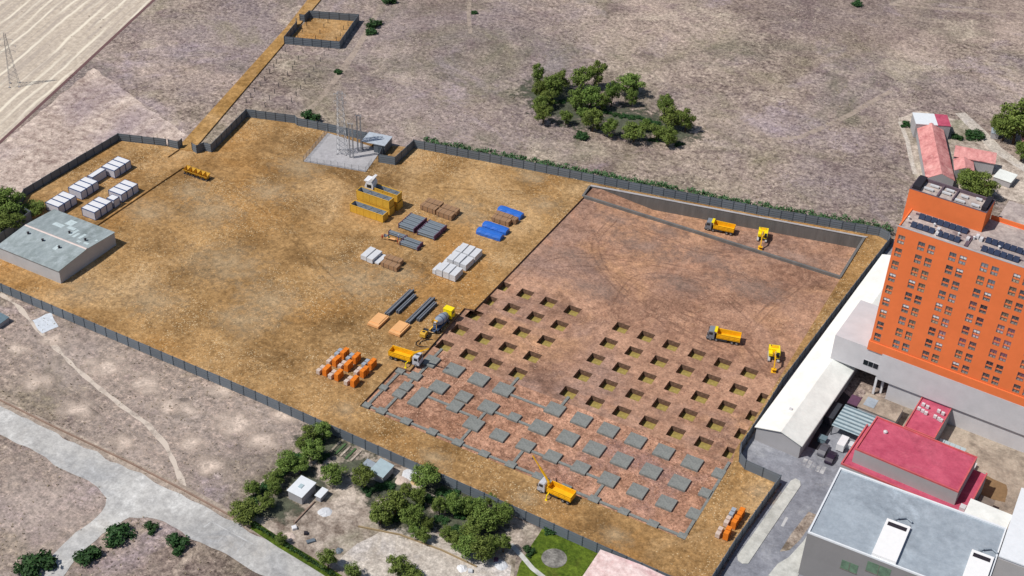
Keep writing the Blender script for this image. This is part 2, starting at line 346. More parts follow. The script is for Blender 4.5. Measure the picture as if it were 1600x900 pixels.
M['cab'] = mk('grey_cab_paint', lin((128, 134, 142))[:3], .45, var=.12, spec=.4)
M['lcab'] = mk('pale_cab_paint', lin((196, 198, 206))[:3], .4, spec=.5)
M['chassis'] = mk('chassis', lin((58, 62, 70))[:3], .7)
M['bluechassis'] = mk('blue_chassis', lin((74, 92, 122))[:3], .6)
M['drum'] = mk('mixer_drum', lin((152, 162, 176))[:3], .4, var=.15, spec=.5)
M['cylrod'] = mk('hydraulic_rod', lin((180, 182, 186))[:3], .25, .6)
M['lampglass'] = mk('lamp_glass', (.8, .8, .76), .2)
M['redpaint'] = mk('red_paint', lin((196, 34, 28))[:3], .45)
M['track_shoe'] = mk('track_shoe', lin((176, 176, 178))[:3], .6, var=.2)
M['timber'] = mk('sawn_timber', lin((158, 124, 94))[:3], .85, var=.16, sc=.8, streak=(.25, 2, 2))
M['pipe'] = mk('grey_pipe', lin((106, 116, 126))[:3], .55, var=.12)
M['pipeend'] = mk('purple_cap', lin((96, 66, 88))[:3], .7)
M['bluewrap'] = mk('blue_tarpaulin', lin((48, 108, 200))[:3], .35, var=.1, spec=.5)
M['block'] = mk('white_block', lin((206, 208, 212))[:3], .85, var=.08)
M['steelbeam'] = mk('dark_steel_beam', lin((112, 116, 124))[:3], .6, 0.0)
M['ply'] = mk('plywood', lin((228, 172, 116))[:3], .75, var=.08, sc=.6)
M['brick'] = mk('orange_brick', lin((226, 126, 36))[:3], .85, var=.12, sc=1.6)
M['beigeblock'] = mk('beige_block', lin((206, 188, 176))[:3], .85, var=.12, sc=1.6)
M['greyblock'] = mk('grey_block', lin((158, 168, 180))[:3], .85, var=.12, sc=1.6)
M['lattice'] = mk('galvanised_steel', lin((186, 188, 192))[:3], .5, .4)
M['dlattice'] = mk('dull_steel', lin((136, 136, 140))[:3], .6, .3)
M['roofslab'] = mk('kiosk_roof', lin((178, 186, 196))[:3], .7)
M['edge'] = mk('dark_earth_edge', lin((74, 54, 34))[:3], .95)
M['paint'] = rutmat('road_paint', (214, 214, 214), .7, .34)

# striped field: pale stubble rows along the field edge
def stripemat():
    m, nt, b = nmat('striped_field'); ang = math.atan2(-103.0, 28.8)
    v = objvec(nt, (1, 1, 1), (0, 0, -ang)); s = nt.nodes.new('ShaderNodeSeparateXYZ'); nt.links.new(v, s.inputs[0])
    vs = objvec(nt, (.016, .42, 1)); 
    mp = nt.nodes.new('ShaderNodeMapping'); nt.links.new(v, mp.inputs[0]); mp.inputs['Scale'].default_value = (.02, .24, 1)
    st = tex(nt, 1.0, 3, .5, .35, mp.outputs[0])
    mp2 = nt.nodes.new('ShaderNodeMapping'); nt.links.new(v, mp2.inputs[0]); mp2.inputs['Scale'].default_value = (.03, .7, 1)
    st2 = tex(nt, 1.0, 4, .6, .4, mp2.outputs[0])
    F = tex(nt, .6, 7, .7, 0, objvec(nt))
    wob = math_n(nt, 'MULTIPLY', tex(nt, .035, 3, .5, 0, objvec(nt)), 7.0)
    row = math_n(nt, 'SINE', math_n(nt, 'ADD', math_n(nt, 'MULTIPLY', s.outputs[1], 2 * PI / 4.1), wob))
    rowm = math_n(nt, 'MULTIPLY', bw(nt, math_n(nt, 'ADD', math_n(nt, 'MULTIPLY', row, .5), .5), .7, .98), bw(nt, st, .42, .6))
    col = mix(nt, bw(nt, F, .34, .66), lin((172, 158, 142)), lin((212, 198, 180)))
    col = mix(nt, math_n(nt, 'MULTIPLY', bw(nt, st2, .46, .62), .5), col, lin((160, 148, 140)))
    col = mix(nt, math_n(nt, 'MULTIPLY', rowm, .8), col, lin((238, 228, 208)))
    nt.links.new(col, b.inputs['Base Color']); b.inputs['Roughness'].default_value = .95; bump(nt, b, F, .5, .2)
    return m
M['stripefield'] = stripemat()

# ------------------------------------------------------------------ layout (metres; x to the right of the site grid, y away)
FRONT = [(-158.5, -71.3), (-139.0, -71.5), (-60.6, -72.0), (9.3, -73.8), (54.0, -75.0)]
EAST = [(54.0, -75.0), (54.6, -58.2), (56.4, -35.2), (48.0, -34.6), (46.0, -33.0), (44.9, -29.7), (45.2, -18.8), (45.3, -2.7), (48.4, 42.3), (50.6, 71.8), (49.6, 74.0), (46.7, 74.9)]
NORTH = [(46.7, 74.9), (16.1, 67.9), (-21.1, 60.4), (-60.3, 53.1), (-91.3, 46.9)]
NICHE = [(-91.3, 46.9), (-90.6, 35.3), (-95.6, 34.0), (-97.2, 38.2)]
NWEST = [(-99.6, 43.8), (-119.2, 41.2), (-129.4, 39.2), (-130.9, 40.0), (-146.2, 35.2), (-141.7, 12.3), (-144.3, 12.0), (-144.9, 9.5), (-147.0, 9.9)]
GATEW = [(-151.3, 10.3), (-151.0, 8.3), (-154.3, 7.8)]
WYARD = [(-155.2, 7.6), (-169.5, 2.6), (-170.5, -35.1)]
WEST = [(-170.5, -35.1), (-166.9, -41.6), (-160.6, -42.6), (-159.3, -57.0), (-158.5, -71.3)]
SITE = FRONT + EAST[1:] + NORTH[1:] + [(-99.6, 43.8)] + NWEST[1:] + GATEW[::1] + WYARD + WEST[1:-1]
HOLE = [(-38.6, -61.2), (44.7, -61.6), (44.7, -33.5), (43.8, -30.0), (43.8, 71.9), (-35.0, 55.4), (-34.2, 49.8), (-34.2, -14.7), (-36.8, -15.4), (-35.4, -44.1), (-38.9, -44.4)]
RZ = -0.55                                        # level of the red excavation

TERR = 3500
sheet('ground_terrain', [(-TERR, -TERR), (TERR, -TERR), (TERR, TERR), (-TERR, TERR)], M['scrub'], [HOLE], -.08)
sheet('site_ground', SITE, M['dirt'], [HOLE], 0.0)
a, b = P(240, 0), P(0, 222); d = (a - b).normalized()
e0, e1 = b - d * 160, a + d * 400
sheet('striped_field', [e0, e1, e1 + Vector((-500, -140, 0)), e0 + Vector((-500, -140, 0))], M['stripefield'], (), -.05)
pf = [P(145, 107), P(290, 212), P(262, 224), P(183, 208), P(40, 303), P(0, 262), P(-120, 330), P(-40, 262), P(5, 228)]
sheet('pale_field', wobble([P(146, 106), P(295, 214), P(258, 225), P(184, 217), P(36, 305), P(-90, 372), P(-110, 300), P(0, 226)], 1.2), M['palefield'], (), -.045)
ex = sheet('field_edge', strip([e0, e1], 1.1), mk('field_edge_earth', lin((112, 84, 84))[:3], .95), (), -.03)
for k, (px, py, r, m_) in enumerate([(352, 412, 13, 'dust'), (420, 470, 10, 'dust'), (470, 262, 9, 'dust'), (540, 640, 4, 'dust'), (680, 716, 4.5, 'dust'), (820, 778, 3.5, 'dust'), (960, 838, 4, 'dust'), (1190, 770, 4, 'dust'), (560, 440, 12, 'dust'), (720, 330, 9, 'dust'), (330, 330, 10, 'dust'), (300, 300, 7, 'dust'), (620, 430, 8, 'dust'), (380, 500, 9, 'dust'), (230, 330, 8, 'dust'), (420, 300, 8, 'dust'), (850, 320, 6, 'dust'), (830, 275, 6, 'dust'), (240, 470, 9, 'dust'), (130, 455, 7, 'dust'),
                                     (480, 320, 10, 'damp'), (400, 380, 8, 'damp'), (520, 520, 10, 'damp'), (300, 430, 9, 'damp'), (740, 742, 3.5, 'damp'), (600, 260, 9, 'damp'), (430, 220, 9, 'damp'), (250, 380, 8, 'damp'), (930, 826, 3.5, 'damp'), (430, 560, 9, 'damp'), (660, 410, 7, 'damp')]):
    c = P(px, py); sheet('worn_ground', [(c.x + r * math.cos(t * PI / 8) * 1.25, c.y + r * math.sin(t * PI / 8)) for t in range(16)], M[m_], (), .003 + k * .0015)
for k, (px, py, r, m_) in enumerate([(1000, 380, 13, 'greydust'), (1180, 450, 12, 'greydust'), (930, 450, 10, 'greydust'), (1250, 400, 6, 'greydust'), (1060, 440, 9, 'greydust'), (900, 400, 9, 'greydust'), (1100, 400, 10, 'greydust'), (960, 340, 8, 'greydust'), (1040, 360, 7, 'greydust')]):
    c = P(px, py); sheet('worn_excavation_ground', [(c.x + r * math.cos(t * PI / 8) * 1.25, c.y + r * .6 * math.sin(t * PI / 8)) for t in range(16)], M[m_], (), -.55 + .003 + k * .0015)
RUT = [rutmat('rut_dark', (126, 96, 58), .3), rutmat('rut_pale', (200, 166, 120), .5), rutmat('rut_red', (116, 86, 72), .32), rutmat('rut_path', (196, 178, 164), .5)]
def spline(pts, n=8):
    out = []
    for i in range(len(pts) - 1):
        p0, p1, p2, p3 = pts[max(i - 1, 0)], pts[i], pts[i + 1], pts[min(i + 2, len(pts) - 1)]
        for k in range(n):
            t = k / n; out.append(tuple(.5 * (2 * p1[q] + (p2[q] - p0[q]) * t + (2 * p0[q] - 5 * p1[q] + 4 * p2[q] - p3[q]) * t * t + (3 * p1[q] - p0[q] - 3 * p2[q] + p3[q]) * t ** 3) for q in (0, 1)))
    return out + [tuple(pts[-1][:2])]
RUTZ = [0.02]
def ruts(pxs, m, z0=0.0, gauge=1.9, wd=.5):
    c = spline([P(*p) for p in pxs]); 
    for s_ in (-1, 1):
        l = []
        for i in range(len(c)):
            a_ = Vector(c[max(i - 1, 0)]); b_ = Vector(c[min(i + 1, len(c) - 1)]); d_ = (b_ - a_).normalized(); l.append(Vector(c[i]) + Vector((-d_.y, d_.x)) * s_ * gauge / 2)
        RUTZ[0] += .001; sheet('wheel_track_ground', strip([(p.x, p.y, 0) for p in l], wd), m, (), z0 + RUTZ[0])
for pxs in ([(296, 240), (330, 275), (420, 330), (500, 420), (560, 480), (590, 540)], [(340, 260), (450, 290), (540, 270), (640, 290), (760, 300), (850, 300)]): ruts(pxs, RUT[0])
for pxs in ([(1125, 545), (1040, 500), (960, 440), (930, 380), (960, 340)], [(1150, 540), (1200, 480), (1260, 430), (1220, 400), (1100, 390), (980, 350)], [(1205, 585), (1150, 520), (1060, 480), (940, 420), (860, 420)], [(960, 480), (1000, 430), (1100, 440), (1180, 500)], [(800, 440), (860, 400), (960, 400), (1080, 420)]): ruts(pxs, RUT[2], -.55)
ruts([(1110, 352), (1060, 345), (1010, 332), (950, 312)], RUT[2], -.55) if False else None
for pxs in ([(1190, 180), (1040, 230), (900, 250), (760, 225), (660, 190)], [(1200, 215), (1100, 160), (960, 60), (880, -20)], [(560, 110), (700, 150), (820, 220), (960, 245), (1180, 290)]): ruts(pxs, RUT[3], -.11, 2.0, .6)
for pxs in ([(0, 560), (80, 590), (180, 660), (250, 720)],): ruts(pxs, RUT[3], -.11, 1.6, .5)
# approach track (raised), pen floor
tr = [(-151.6, 8.2), (-146.7, 9.6), (-166.9, 83.2), (-176.8, 118.4), (-232, 318), (-236, 317), (-181.2, 117.2), (-173.6, 92.8)]
mb = MB(); mb.prism(tr, -.3, .35); tag(mb.build('dirt_track', M['track']), kind='structure')
PEN = [(-166.9, 83.2), (-148.6, 90.3), (-155.2, 111.9), (-171.9, 104.9)]
sheet('pen_ground', PEN, M['dirt'], (), -.02)
# platform under the site cabins
plat = [(-143.0, -39.8), (-142.8, 0.6), (-150.6, 2.7), (-150.7, 8.0), (-154.8, 7.5), (-169.2, 2.4), (-170.2, -35.0), (-166.7, -41.2), (-160.8, -42.2), (-160.2, -39.8)]
mb = MB(); mb.prism(plat, -.2, .42); tag(mb.build('yard_platform_ground', M['dirt']), kind='structure')
# bottom-left road, path, plot
road = [(-90, 590), (0, 634), (100, 683), (200, 732), (300, 781), (420, 845), (580, 930), (500, 945), (440, 915), (395, 889), (330, 856), (268, 821), (230, 806), (202, 808), (160, 834), (128, 862), (95, 905), (35, 930), (30, 900), (80, 868), (100, 850), (140, 816), (163, 790), (167, 778), (155, 760), (95, 730), (45, 702), (0, 682), (-90, 640)]
sheet('road', wobble([P(*p) for p in road], .9, 1.6), M['paleroad'], (), -.03)
sheet('road_verge', [P(*p) for p in [(-90, 578), (0, 622), (100, 668), (200, 716), (300, 764), (420, 828), (580, 908), (580, 930), (420, 845), (300, 781), (200, 732), (100, 683), (0, 634), (-90, 590)]], M['verge'], (), -.035)
sheet('path', wobble(strip([P(*p) for p in [(0, 458), (28, 478), (52, 506), (88, 544), (115, 572), (150, 602), (190, 634), (232, 664), (258, 694), (272, 722), (284, 752), (291, 772)]], 1.05), .5, 1.2), M['pathdust'], (), -.05)
sheet('pale_patch', wobble([P(50, 500), P(78, 489), P(91, 510), P(66, 521)], .5, .8), mk('dried_puddle', lin((206, 212, 220))[:3], .8), (), -.04)
for k, (px, py, r) in enumerate([(168, 573, 7), (226, 600, 6), (262, 634, 5), (292, 640, 4), (370, 662, 7), (60, 596, 5), (330, 728, 5), (300, 690, 4), (190, 690, 4), (345, 610, 4), (410, 690, 5), (85, 530, 4), (120, 640, 5), (440, 650, 4), (30, 545, 4)]):
    c = P(px, py); sheet('bare_ground', [(c.x + r * math.cos(t * PI / 8) * 1.3, c.y + r * math.sin(t * PI / 8)) for t in range(16)], M['bare'], (), -.06 + k * .0012)
for k, (px, py, r) in enumerate([(120, 560, 34), (300, 660, 30), (220, 720, 24), (60, 790, 30), (420, 650, 22)]):
    c = P(px, py); sheet('pale_ground', [(c.x + r * math.cos(t * PI / 8) * 1.2, c.y + r * .7 * math.sin(t * PI / 8)) for t in range(16)], M['sandy'], (), -.075 + k * .0012)
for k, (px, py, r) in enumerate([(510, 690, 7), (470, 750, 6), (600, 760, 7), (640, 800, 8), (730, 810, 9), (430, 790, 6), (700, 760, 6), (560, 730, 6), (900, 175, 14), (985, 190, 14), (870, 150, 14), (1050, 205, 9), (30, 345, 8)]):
    c = P(px, py); sheet('undergrowth_soil_ground', [(c.x + r * math.cos(t * PI / 8) * 1.3, c.y + r * math.sin(t * PI / 8)) for t in range(16)], M['darkpatch'], (), -.036 + k * .0012)  # darker greenish undergrowth soil below the tree groups
sheet('plot_ground', [P(*p) for p in [(492, 672), (560, 694), (700, 762), (838, 824), (806, 872), (800, 930), (560, 930), (365, 806), (388, 772)]], M['plotsoil'], (), -.06)
sheet('gravel_yard', wobble([P(*p) for p in [(525, 880), (560, 850), (600, 828), (640, 822), (700, 838), (770, 862), (800, 884), (790, 920), (540, 930)]], 1.0), M['gravel'], (), -.045)
sheet('lawn', wobble([P(*p) for p in [(850, 821), (938, 860), (912, 930), (800, 930), (812, 880)]], .6), M['lawn'], (), -.03)
c = P(866, 872); sheet('flower_bed', [(c.x + 2.7 * math.cos(t * PI / 10), c.y + 2.7 * math.sin(t * PI / 10)) for t in range(20)], M['bedsoil'], (), 0.0)
sheet('garden_path', strip([P(*p) for p in [(798, 850), (815, 868), (832, 888), (862, 912)]], 1.1), M['sidewalk'], (), -.01)
sheet('grass_verge', strip([P(*p) for p in [(392, 818), (440, 850), (490, 880), (530, 905)]], 2.2), M['lawn'], (), -.025)
# tracks across the far field
sheet('field_track', strip([P(*p) for p in [(596, 8), (578, 40), (560, 72), (540, 102), (518, 132), (498, 156), (478, 178), (465, 188)]], 2.2), M['trackdust'], (), -.06)
sheet('field_track', strip([P(*p) for p in [(735, -10), (732, 20), (735, 52)]], 1.4), M['trackdust'], (), -.06)
sheet('field_track', strip([P(*p) for p in [(1390, 6), (1460, 13), (1530, 17), (1640, 20)]], 2.0), M['trackdust'], (), -.06)
sheet('field_track', strip([P(*p) for p in [(1200, 218), (1250, 214), (1292, 196), (1330, 178), (1360, 160), (1392, 142)]], 1.8), M['trackdust'], (), -.06)
# east side: street, island, yards
sheet('street', [(45.8, 2), (62, 2), (110, 0), (110, -95), (55.0, -95), (55.1, -58.4), (56.9, -34.7), (48.3, -34.2), (46.5, -32.6), (45.5, -29.6)], M['asphalt'], (), -.02)
sheet('service_lane', [(45.4, -2.0), (58, -2.0), (56, 75), (51.2, 75), (49.0, 42)], M['asphalt'], (), -.03)
sheet('hotel_yard', [(70, 8), (120, 4), (120, -26), (95.5, -24), (94, -12), (72, -9)], M['yard'], (), 0.0)
isl = [P(*p) for p in [(1236, 751), (1243, 748), (1250, 752), (1251, 759), (1169, 881), (1160, 881), (1153, 876), (1152, 869)]]
mb = MB(); mb.prism(isl, -.2, .13); tag(mb.build('traffic_island', M['sidewalk']), kind='structure')
mb = MB(); mb.prism([(63.6, -62), (64.2, -58), (65.6, -55.0), (66.8, -49), (67.5, -38.6), (66.6, -37.4), (67.6, -36.5), (69.8, -36.5), (68.9, -62)], -.2, .12); tag(mb.build('pavement', M['sidewalk']), kind='structure')
sheet('pavement_verge', [(63.4, -54.4), (65.0, -53), (66.0, -49), (66.9, -40), (64.9, -40), (63.8, -48)], M['plotsoil'], (), -.005)
for k in range(5):
    q = P(1257 + k * 7.2, 722 + k * 3.1); s_ = .45
    sheet('road_marking', [(q.x - s_, q.y - 1.3), (q.x + s_, q.y - 1.3), (q.x + s_, q.y + 1.3), (q.x - s_, q.y + 1.3)], M['paint'], (), -.012)
q = P(1226, 815); sheet('road_marking', [(q.x - .3, q.y - 1.6), (q.x + .3, q.y - 1.6), (q.x + .3, q.y + 1.6), (q.x - .3, q.y + 1.6)], M['paint'], (), -.012)
for p0, p1 in (((318, 824), (330, 815)), ((341, 846), (354, 832)), ((330, 815), (395, 850)), ((370, 862), (382, 848))):
    sheet('road_marking', strip([P(*p0), P(*p1)], .3), M['paint'], (), -.02)
# farm yard upper right
sheet('farm_ground', wobble([P(*p) for p in [(1404, 184), (1440, 172), (1500, 188), (1545, 215), (1600, 262), (1640, 290), (1640, 330), (1540, 300), (1440, 290), (1428, 270)]], 1.2), M['plotsoil'], (), -.05)
sheet('farm_track', strip([P(*p) for p in [(1500, 176), (1530, 205), (1556, 232), (1590, 256), (1640, 285)]], 4.0), M['gravel'], (), -.04)
sheet('farm_track', strip([P(*p) for p in [(1406, 190), (1418, 220), (1424, 250), (1430, 272)]], 1.4), M['gravel'], (), -.04)
# substation slab
SLAB = [(-115.0, 22.4), (-95.8, 27.2), (-98.9, 40.5), (-118.7, 40.3)]
mb = MB(); mb.prism(SLAB, -.2, .12); tag(mb.build('concrete_pavement', M['concpad']), kind='structure')

# ------------------------------------------------------------------ excavation: red floor with pits, side walls, sunken basement
pits = {0: [-5, -4, -3, -2, 0, 1, 2, 3, 4, 5], -1: [-5, -4, -3, -2, 0, 1, 2, 3, 4, 5, 6], -2: [-5, -4, -3, -2, 0, 1, 2, 3, 4, 5, 6],
        -3: [-5, -4, -3, -2, 0, 1, 2, 3, 4, 5, 6], -4: [-5, -4, -3, -2, 0, 1, 2, 3, 4, 5, 6]}
rects = {}
for j, l in pits.items():
    for i in l:
        x0, x1, y0, y1 = 7 * i - .35, 7 * i + 3.35, 7.4 * j - 3.0, 7.4 * j + .7
        if i == -5 and j >= -1: x0 = -34.1
        x1 = min(x1, 43.7); rects[(i, j)] = (x0, x1, y0, y1)
REDP = [(-38.6, -61.2), (44.7, -61.6), (44.7, -33.5), (43.8, -30.0), (43.8, 49.2), (-34.2, 49.2), (-34.2, -14.7), (-36.8, -15.4), (-35.4, -44.1), (-38.9, -44.4)]
YS = -34.5                                       # cloddier soil in front of this line
back = [(-35.9, YS), (44.7, YS), (44.7, -33.5), (43.8, -30.0), (43.8, 49.2), (-34.2, 49.2), (-34.2, -14.7), (-36.8, -15.4)]
sheet('excavation_ground', back, M['red'], [[(r[0], r[2]), (r[1], r[2]), (r[1], r[3]), (r[0], r[3])] for r in rects.values()], RZ)
sheet('excavation_front_ground', [(-38.6, -61.2), (44.7, -61.6), (44.7, YS), (-35.9, YS), (-35.4, -44.1), (-38.9, -44.4)], M['redfront'], (), RZ)
mb = MB()
for k in range(len(HOLE)):
    p, q = HOLE[k], HOLE[(k + 1) % len(HOLE)]
    if p[1] > 50 or q[1] > 50: continue
    mb.add([(p[0], p[1], RZ - .1), (q[0], q[1], RZ - .1), (q[0], q[1], 0), (p[0], p[1], 0)], [(0, 1, 2, 3)])
tag(mb.build('excavation_bank_ground', M['pitwall'], fix=False), kind='structure')
rowname = ['back row', 'second back row', 'middle row', 'second front row', 'front row']
for (i, j), (x0, x1, y0, y1) in rects.items():
    l = [k for k in pits[j] if (k < 0) == (i < 0)]; blk = 'left' if i < 0 else 'right'
    root = empty('foundation_pit', ((x0 + x1) / 2, (y0 + y1) / 2, RZ), 0, 'square pit, %s from left in the %s of the %s block' % (ORD[l.index(i)], rowname[-j], blk), 'pit', 'square foundation pits in the red soil')
    hx, hy = (x1 - x0) / 2, (y1 - y0) / 2; D = 1.55
    mb = MB(); c4 = [(-hx, -hy), (hx, -hy), (hx, hy), (-hx, hy)]
    for k in range(4):
        p, q = c4[k], c4[(k + 1) % 4]; mb.add([(p[0], p[1], -D), (q[0], q[1], -D), (q[0], q[1], 0), (p[0], p[1], 0)], [(0, 1, 2, 3)])
    mb.build('pit_wall', M['pitwall'], root, fix=False)
    mb = MB(); mb.add([(p[0], p[1], -D + .02) for p in c4], [(0, 1, 2, 3)]); mb.build('pit_floor', M['pitfloor'], root, fix=False)
# basement behind the retaining wall: ramp down to -4
BZ = -4.0
def ywall(x): return 55.4 + (x + 35.0) / 78.8 * 16.5
xs = [-34.2, -31.5, -16.0, 43.8]; zs = [RZ + .25, RZ + .25, BZ, BZ]
mb = MB(); n = 26
px = [xs[0] + (xs[-1] - xs[0]) * k / n for k in range(n + 1)] + [-31.5, -16.0]; px = sorted(set(px))
def zr(x):
    for k in range(3):
        if xs[k] <= x <= xs[k + 1]: return zs[k] + (zs[k + 1] - zs[k]) * (x - xs[k]) / (xs[k + 1] - xs[k])
mb.add([v for x in px for v in ((x, 49.8, zr(x)), (x, ywall(x), zr(x)))], [(2 * k, 2 * k + 2, 2 * k + 3, 2 * k + 1) for k in range(len(px) - 1)])
tag(mb.build('basement_ground', M['red'], fix=False), kind='structure')
rw = empty('retaining_wall', (0, 0, 0), 0, 'grey concrete retaining wall round the sunken basement with a ramp at its left end', 'wall')
mb = MB(); mb.prism([(-35.0, 55.4), (43.8, 71.9), (43.8, 72.5), (-35.1, 56.0)], BZ - .3, .1); mb.build('back_wall', M['retain'], rw)
mb = MB(); mb.prism([(-35.05, 55.3), (43.85, 71.8), (44.35, 72.55), (-35.2, 56.1)], .1, .22); mb.build('wall_cap', M['concpad'], rw)
mb = MB(); mb.box(-34.2, 43.2, 49.2, 49.9, BZ - .3, .3); mb.build('front_wall', M['retain'], rw)
mb = MB(); mb.box(43.2, 43.9, 49.2, 71.6, BZ - .3, .34); mb.build('side_wall', M['retain'], rw)
mb = MB(); mb.prism([(-34.8, 49.2), (-34.2, 49.2), (-34.9, 55.4), (-35.5, 55.4)], RZ - .2, .25); mb.build('end_wall', M['retain'], rw)

# concrete footings and tie beams
foot = {5: [(-33.0, -38.2, 3.5, 3.9), (-26.4, -38.1, 4.3, 4), (-19.4, -38.1, 4.3, 4), (-12.4, -38.3, 4.3, 4), (1.5, -38.3, 4.2, 3.9), (8.6, -38.4, 4.2, 4), (15.6, -38.4, 4.2, 4), (22.6, -38.4, 4.2, 4), (29.7, -38.5, 4.2, 4), (36.8, -38.6, 4.2, 4), (43.3, -38.7, 2.6, 2.9)],
        6: [(-37.4, -45.3, 2.0, 1.6), (-33.3, -45.0, 3.0, 2.4), (-26.2, -45.5, 4.0, 3.9), (-19.3, -45.5, 3.5, 3.3), (-12.4, -45.7, 4.1, 3.9), (-5.4, -45.7, 2.8, 2.5), (1.5, -45.7, 4.5, 4.1), (8.7, -45.7, 4.3, 4.2), (15.6, -45.8, 4.3, 4.1), (22.6, -46.0, 4.2, 4.1), (29.8, -45.9, 4.2, 4), (36.8, -46.0, 4.2, 3.9), (43.0, -46.0, 2.5, 2.6)],
        6.5: [(-33.1, -49.4, 2.6, 2.8), (-28.3, -51.0, 2.9, 6.7), (-19.3, -49.5, 3.1, 3.6)],
        7: [(-37.5, -52.5, 1.9, 1.6), (-33.1, -52.5, 2.6, 2.6), (-12.4, -52.7, 4.1, 3.8), (-5.4, -53.0, 3.7, 3.4), (1.5, -52.9, 3.8, 3.4), (8.5, -53.0, 3.6, 3.3), (15.6, -53.0, 3.7, 3.4), (22.7, -53.2, 4.0, 3.9), (29.8, -53.2, 3.9, 3.8), (36.8, -53.3, 3.9, 3.7), (43.3, -53.3, 2.7, 3.1)],
        8: [(-37.4, -59.9, 1.9, 1.6), (-33.3, -59.8, 2.3, 1.9), (-26.4, -59.9, 2.4, 2.0), (-19.3, -59.9, 2.4, 1.9), (-12.4, -60.0, 2.4, 1.9), (-5.3, -60.2, 2.3, 1.9), (1.6, -60.2, 2.3, 1.9), (8.6, -60.3, 2.3, 1.9), (15.6, -60.4, 2.3, 1.9), (22.6, -60.4, 2.4, 1.9), (29.8, -60.5, 2.3, 1.9), (36.8, -60.6, 2.4, 1.9), (43.7, -60.6, 1.9, 1.6)]}
fr = {5: 'back row', 6: 'second back row', 6.5: 'short in-between row', 7: 'second front row', 8: 'front row'}
PT = .0
for r, l in foot.items():
    for k, (x, y, sx, sy) in enumerate(l):
        kind = 'large square' if sx > 3.4 and sy > 3 else 'long rectangular' if sy > 5 else 'small' if sx < 2.5 else 'medium'
        mb = MB(); mb.box(-sx / 2, sx / 2, -sy / 2, sy / 2, RZ - .2, PT)
        o = mb.build('concrete_footing', M['conc']); o.location = (x, y, 0)
        tag(o, '%s grey concrete footing, %s from the left in the %s' % (kind, ORD[k], fr[r]), 'footing', 'concrete footings on the red soil')
beams = []
l8 = foot[8]
for k in range(len(l8) - 1): beams.append((l8[k][0] + l8[k][2] / 2, l8[k + 1][0] - l8[k + 1][2] / 2, l8[k][1] + .15, 'x', 'in the front row, %s gap from the left' % ORD[k]))
for y0, y1, t in ((-59.1, -53.3, 'nearer'), (-51.7, -46.1, 'farther')): beams.append((y0, y1, -37.4, 'y', 'along the left edge of the footings, %s half' % t))
beams += [(-58.8, -53.8, -33.0, 'y', 'second column from the left, up to the front row'), (-43.8, -40.2, -33.0, 'y', 'second column from the left, short gap near the yellow boom truck'), (-48, -46.2, -33.2, 'y', 'tiny stub between two medium footings at the left'),
          (-36.2, -32.4, -33.3, 'y', 'running from the leftmost back footing towards a pit'), (-26.8, -20.9, -49.7, 'x', 'left of the middle, from the long rectangular footing'),
          (-17.7, -12.9, -50.3, 'x', 'meeting a column of two large footings left of centre'), (-50.8, -47.7, -12.2, 'y', 'short, between two large footings of the fifth column'), (-59.0, -54.6, -12.2, 'y', 'from the fifth front footing up to a large footing'),
          (-10.3, -6.8, -46.3, 'x', 'in the second back row, left of the lone medium footing'), (-4.0, -.8, -46.3, 'x', 'in the second back row, right of the lone medium footing'), (-10.2, -.6, -38.9, 'x', 'longest one, across the wide gap in the back row'),
          (-36.3, -32.4, 2.2, 'y', 'from a back footing into a pit at the centre'), (-36.2, -32.4, -11.6, 'y', 'from the fourth back footing towards a pit'), (3.5, 6.6, -53.7, 'x', 'in the second front row behind the truck boom tip'), (10.4, 13.7, -53.7, 'x', 'in the second front row, right of the boom truck'), (17.5, 20.6, -53.9, 'x', 'in the second front row, last gap before the large footing'),
          (-59.2, -54.7, 1.7, 'y', 'left of the boom truck, down to the front row'), (-59.4, -55.2, 22.3, 'y', 'right of the boom truck, down to the front row'),
          (-37.2, -33.8, 44.0, 'y', 'at the right edge, farthest piece'), (-44.6, -40.2, 44.2, 'y', 'at the right edge, second piece from the back'), (-51.7, -44.7, 44.35, 'y', 'at the right edge, long piece beside a small footing'), (-59.7, -54.9, 44.1, 'y', 'at the right edge, nearest piece'),
          (-36.3, -34.5, -45.4, 'x', 'short, between the two leftmost footings of the second back row')]
for a0, a1, c, ax, t in beams:
    mb = MB(); L = a1 - a0
    if ax == 'x': mb.box(-L / 2, L / 2, -.34, .34, RZ - .2, PT - .28)
    else: mb.box(-.34, .34, -L / 2, L / 2, RZ - .2, PT - .28)
    o = mb.build('tie_beam', M['conc']); o.location = ((a0 + a1) / 2, c, 0) if ax == 'x' else (c, (a0 + a1) / 2, 0)
    tag(o, 'narrow concrete tie beam ' + t, 'tie beam', 'concrete tie beams between footings')

